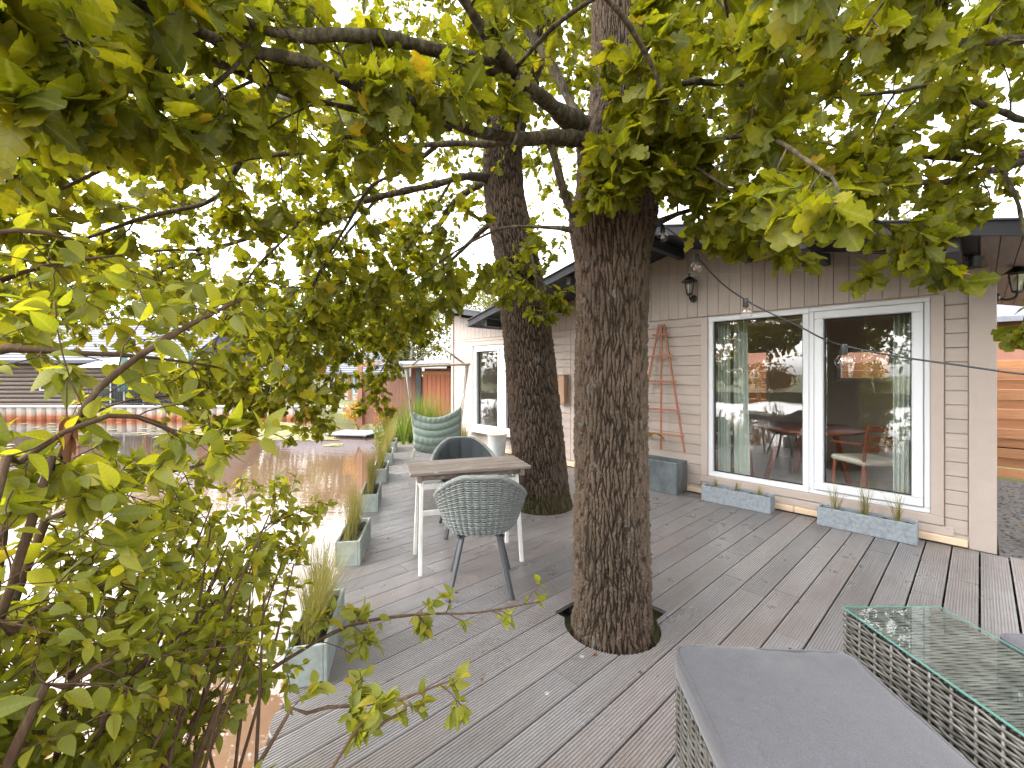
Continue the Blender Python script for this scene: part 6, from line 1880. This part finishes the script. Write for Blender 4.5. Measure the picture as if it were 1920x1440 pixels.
# ---- trees round the pond
def far_tree(loc, h, rad, m, seed, label, nleaf=2600, trunk_h=0.3, lsize=0.28, birch=False, name="broadleaf_tree"):
    rs_ = np.random.RandomState(seed)
    root = tag(empty(name, loc), label, "tree", "trees round the pond")
    b = MB()
    t = spline([(0, 0, -.2, .02 * h), (rs_.randn() * .1, rs_.randn() * .1, h * .35, .014 * h), (rs_.randn() * .3, rs_.randn() * .3, h * .7, .008 * h), (0, 0, h * .95, .002 * h)], .6)
    b.tube(t[:, :3], t[:, 3], 8); b.build("trunk", M["white_plaster"] if birch else M["twig"], root, True)
    lb, cl_ = MB(), []
    nb_ = 26
    for k in range(nb_):
        f = rs_.uniform(trunk_h, 0.95); a = rs_.uniform(0, 6.28)
        prof_ = math.sin(math.pi * min(1, (f - trunk_h * .7) / (1.12 - trunk_h * .7))) ** .6
        rr = rad * prof_ * rs_.uniform(.55, 1.05)
        s0 = np.array((t[int(f * (len(t) - 1)), 0], t[int(f * (len(t) - 1)), 1], h * f * .92)); e = np.array((rr * math.cos(a), rr * math.sin(a), h * f + rr * .25))
        lb.tube([s0, (s0 + e) / 2 + (0, 0, .1 * rr), e], np.array((.006 * h, .004 * h, .001 * h)), 4)
        for j in range(4): cl_.append((s0 + (e - s0) * rs_.uniform(.35, 1.05) + rs_.randn(3) * .25 * rad * .4, rad * rs_.uniform(.14, .32)))
    lb.build("limb", M["twig"], root, True)
    per = max(6, nleaf // len(cl_)); P_, D_ = [], []
    for c, cr in cl_:
        v = rs_.randn(per, 3); P_.append(c + v * cr * np.array((.62, .62, .5))); D_.append(v + rs_.randn(per, 3) * .8 + np.array((0, 0, -.4 if birch else 0)))
    P_ = np.concatenate(P_); D_ = np.concatenate(D_)
    me = leaves_mesh("crown", P_, frames(D_, rs_.randn(len(P_), 3) + np.array((0, 0, .6))), lsize * rs_.uniform(.6, 1.3, len(P_)), [OVA_LO[0]], m, rs_)
    link("crown", me, root)
kinds = {"p": (M["far_leaf"], "pale green birch", True, "birch_tree"), "d": (M["dark_leaf"], "dark green broad tree", False, "broadleaf_tree"), "o": (M["rust_leaf"], "russet autumn tree", False, "broadleaf_tree")}
ft = [(-6.3, 27, 7.6, 2.3, "p", "behind the shed, left of the hanging chair's chain"), (-3.6, 30, 8.2, 2.6, "p", "directly above the shed roof"), (-9.0, 33, 8.5, 3.0, "p", "right of the bungalow"), (-0.5, 26, 7.4, 2.4, "p", "behind the cabin's left wing"),
      (-14.5, 35, 8.8, 3.4, "p", "behind the bungalow"), (-20.0, 36, 9.0, 3.6, "d", "behind the log cabin's right end"), (-26.5, 34, 9.4, 3.8, "p", "behind the log cabin's left end"), (-34, 33, 10, 4.0, "d", "behind the red brown house"),
      (-34, 26, 10, 4.2, "d", "at the far left corner of the pond"), (-31, 15, 10.5, 4.2, "d", "on the left shore, farthest back"), (-31, 7, 11, 4.4, "p", "on the left shore, second back"), (-30, -1, 10.5, 4.4, "d", "on the left shore facing the cabin"),
      (-29, -9, 11, 4.4, "o", "russet one on the left shore"), (-26, -17, 10.5, 4.4, "d", "on the shore behind the viewer, leftmost"), (-21, -24, 11, 4.4, "d", "on the shore behind the viewer, middle"), (-13, -29, 10.5, 4.4, "p", "on the shore behind the viewer, right"),
      (8.5, 24, 8.6, 3.0, "d", "behind the neighbour house"), (16, 18, 9.0, 3.4, "p", "right of the neighbour house")]
for k, (x, y, h, rad, kd, where) in enumerate(ft):
    m_, nm, bi, nme = kinds[kd]
    far_tree((x, y, -0.14), h, rad, m_, 500 + k, nm + " " + where, 3200 if kd == "p" else 3000, .22 if bi else .18, .24 if y < 31 and x > -10 and y > 0 else .42, bi, nme)
# hedge of reflected shrubs along the left shore
for k in range(9):
    x, y = (-27.6, -27.4, -27.2, -26.6, -25.6, -24.2, -22.0, -19.0, -15.5)[k], 11.5 - 4.2 * k
    shrublet("bank_shrub", (x - 1, y, -0.14), 1.7 + .4 * math.sin(k * 2.1), 900, (M["dark_leaf"], M["bush_leaf"], M["rust_leaf"])[k % 3], 700 + k, ("dark", "yellow green", "russet")[k % 3] + " broad bank shrub, " + ("first", "second", "third", "fourth", "fifth", "sixth", "seventh", "eighth", "last")[k] + " of the row along the left shore", "shrub", .26, .9, "shrubs on the left shore")
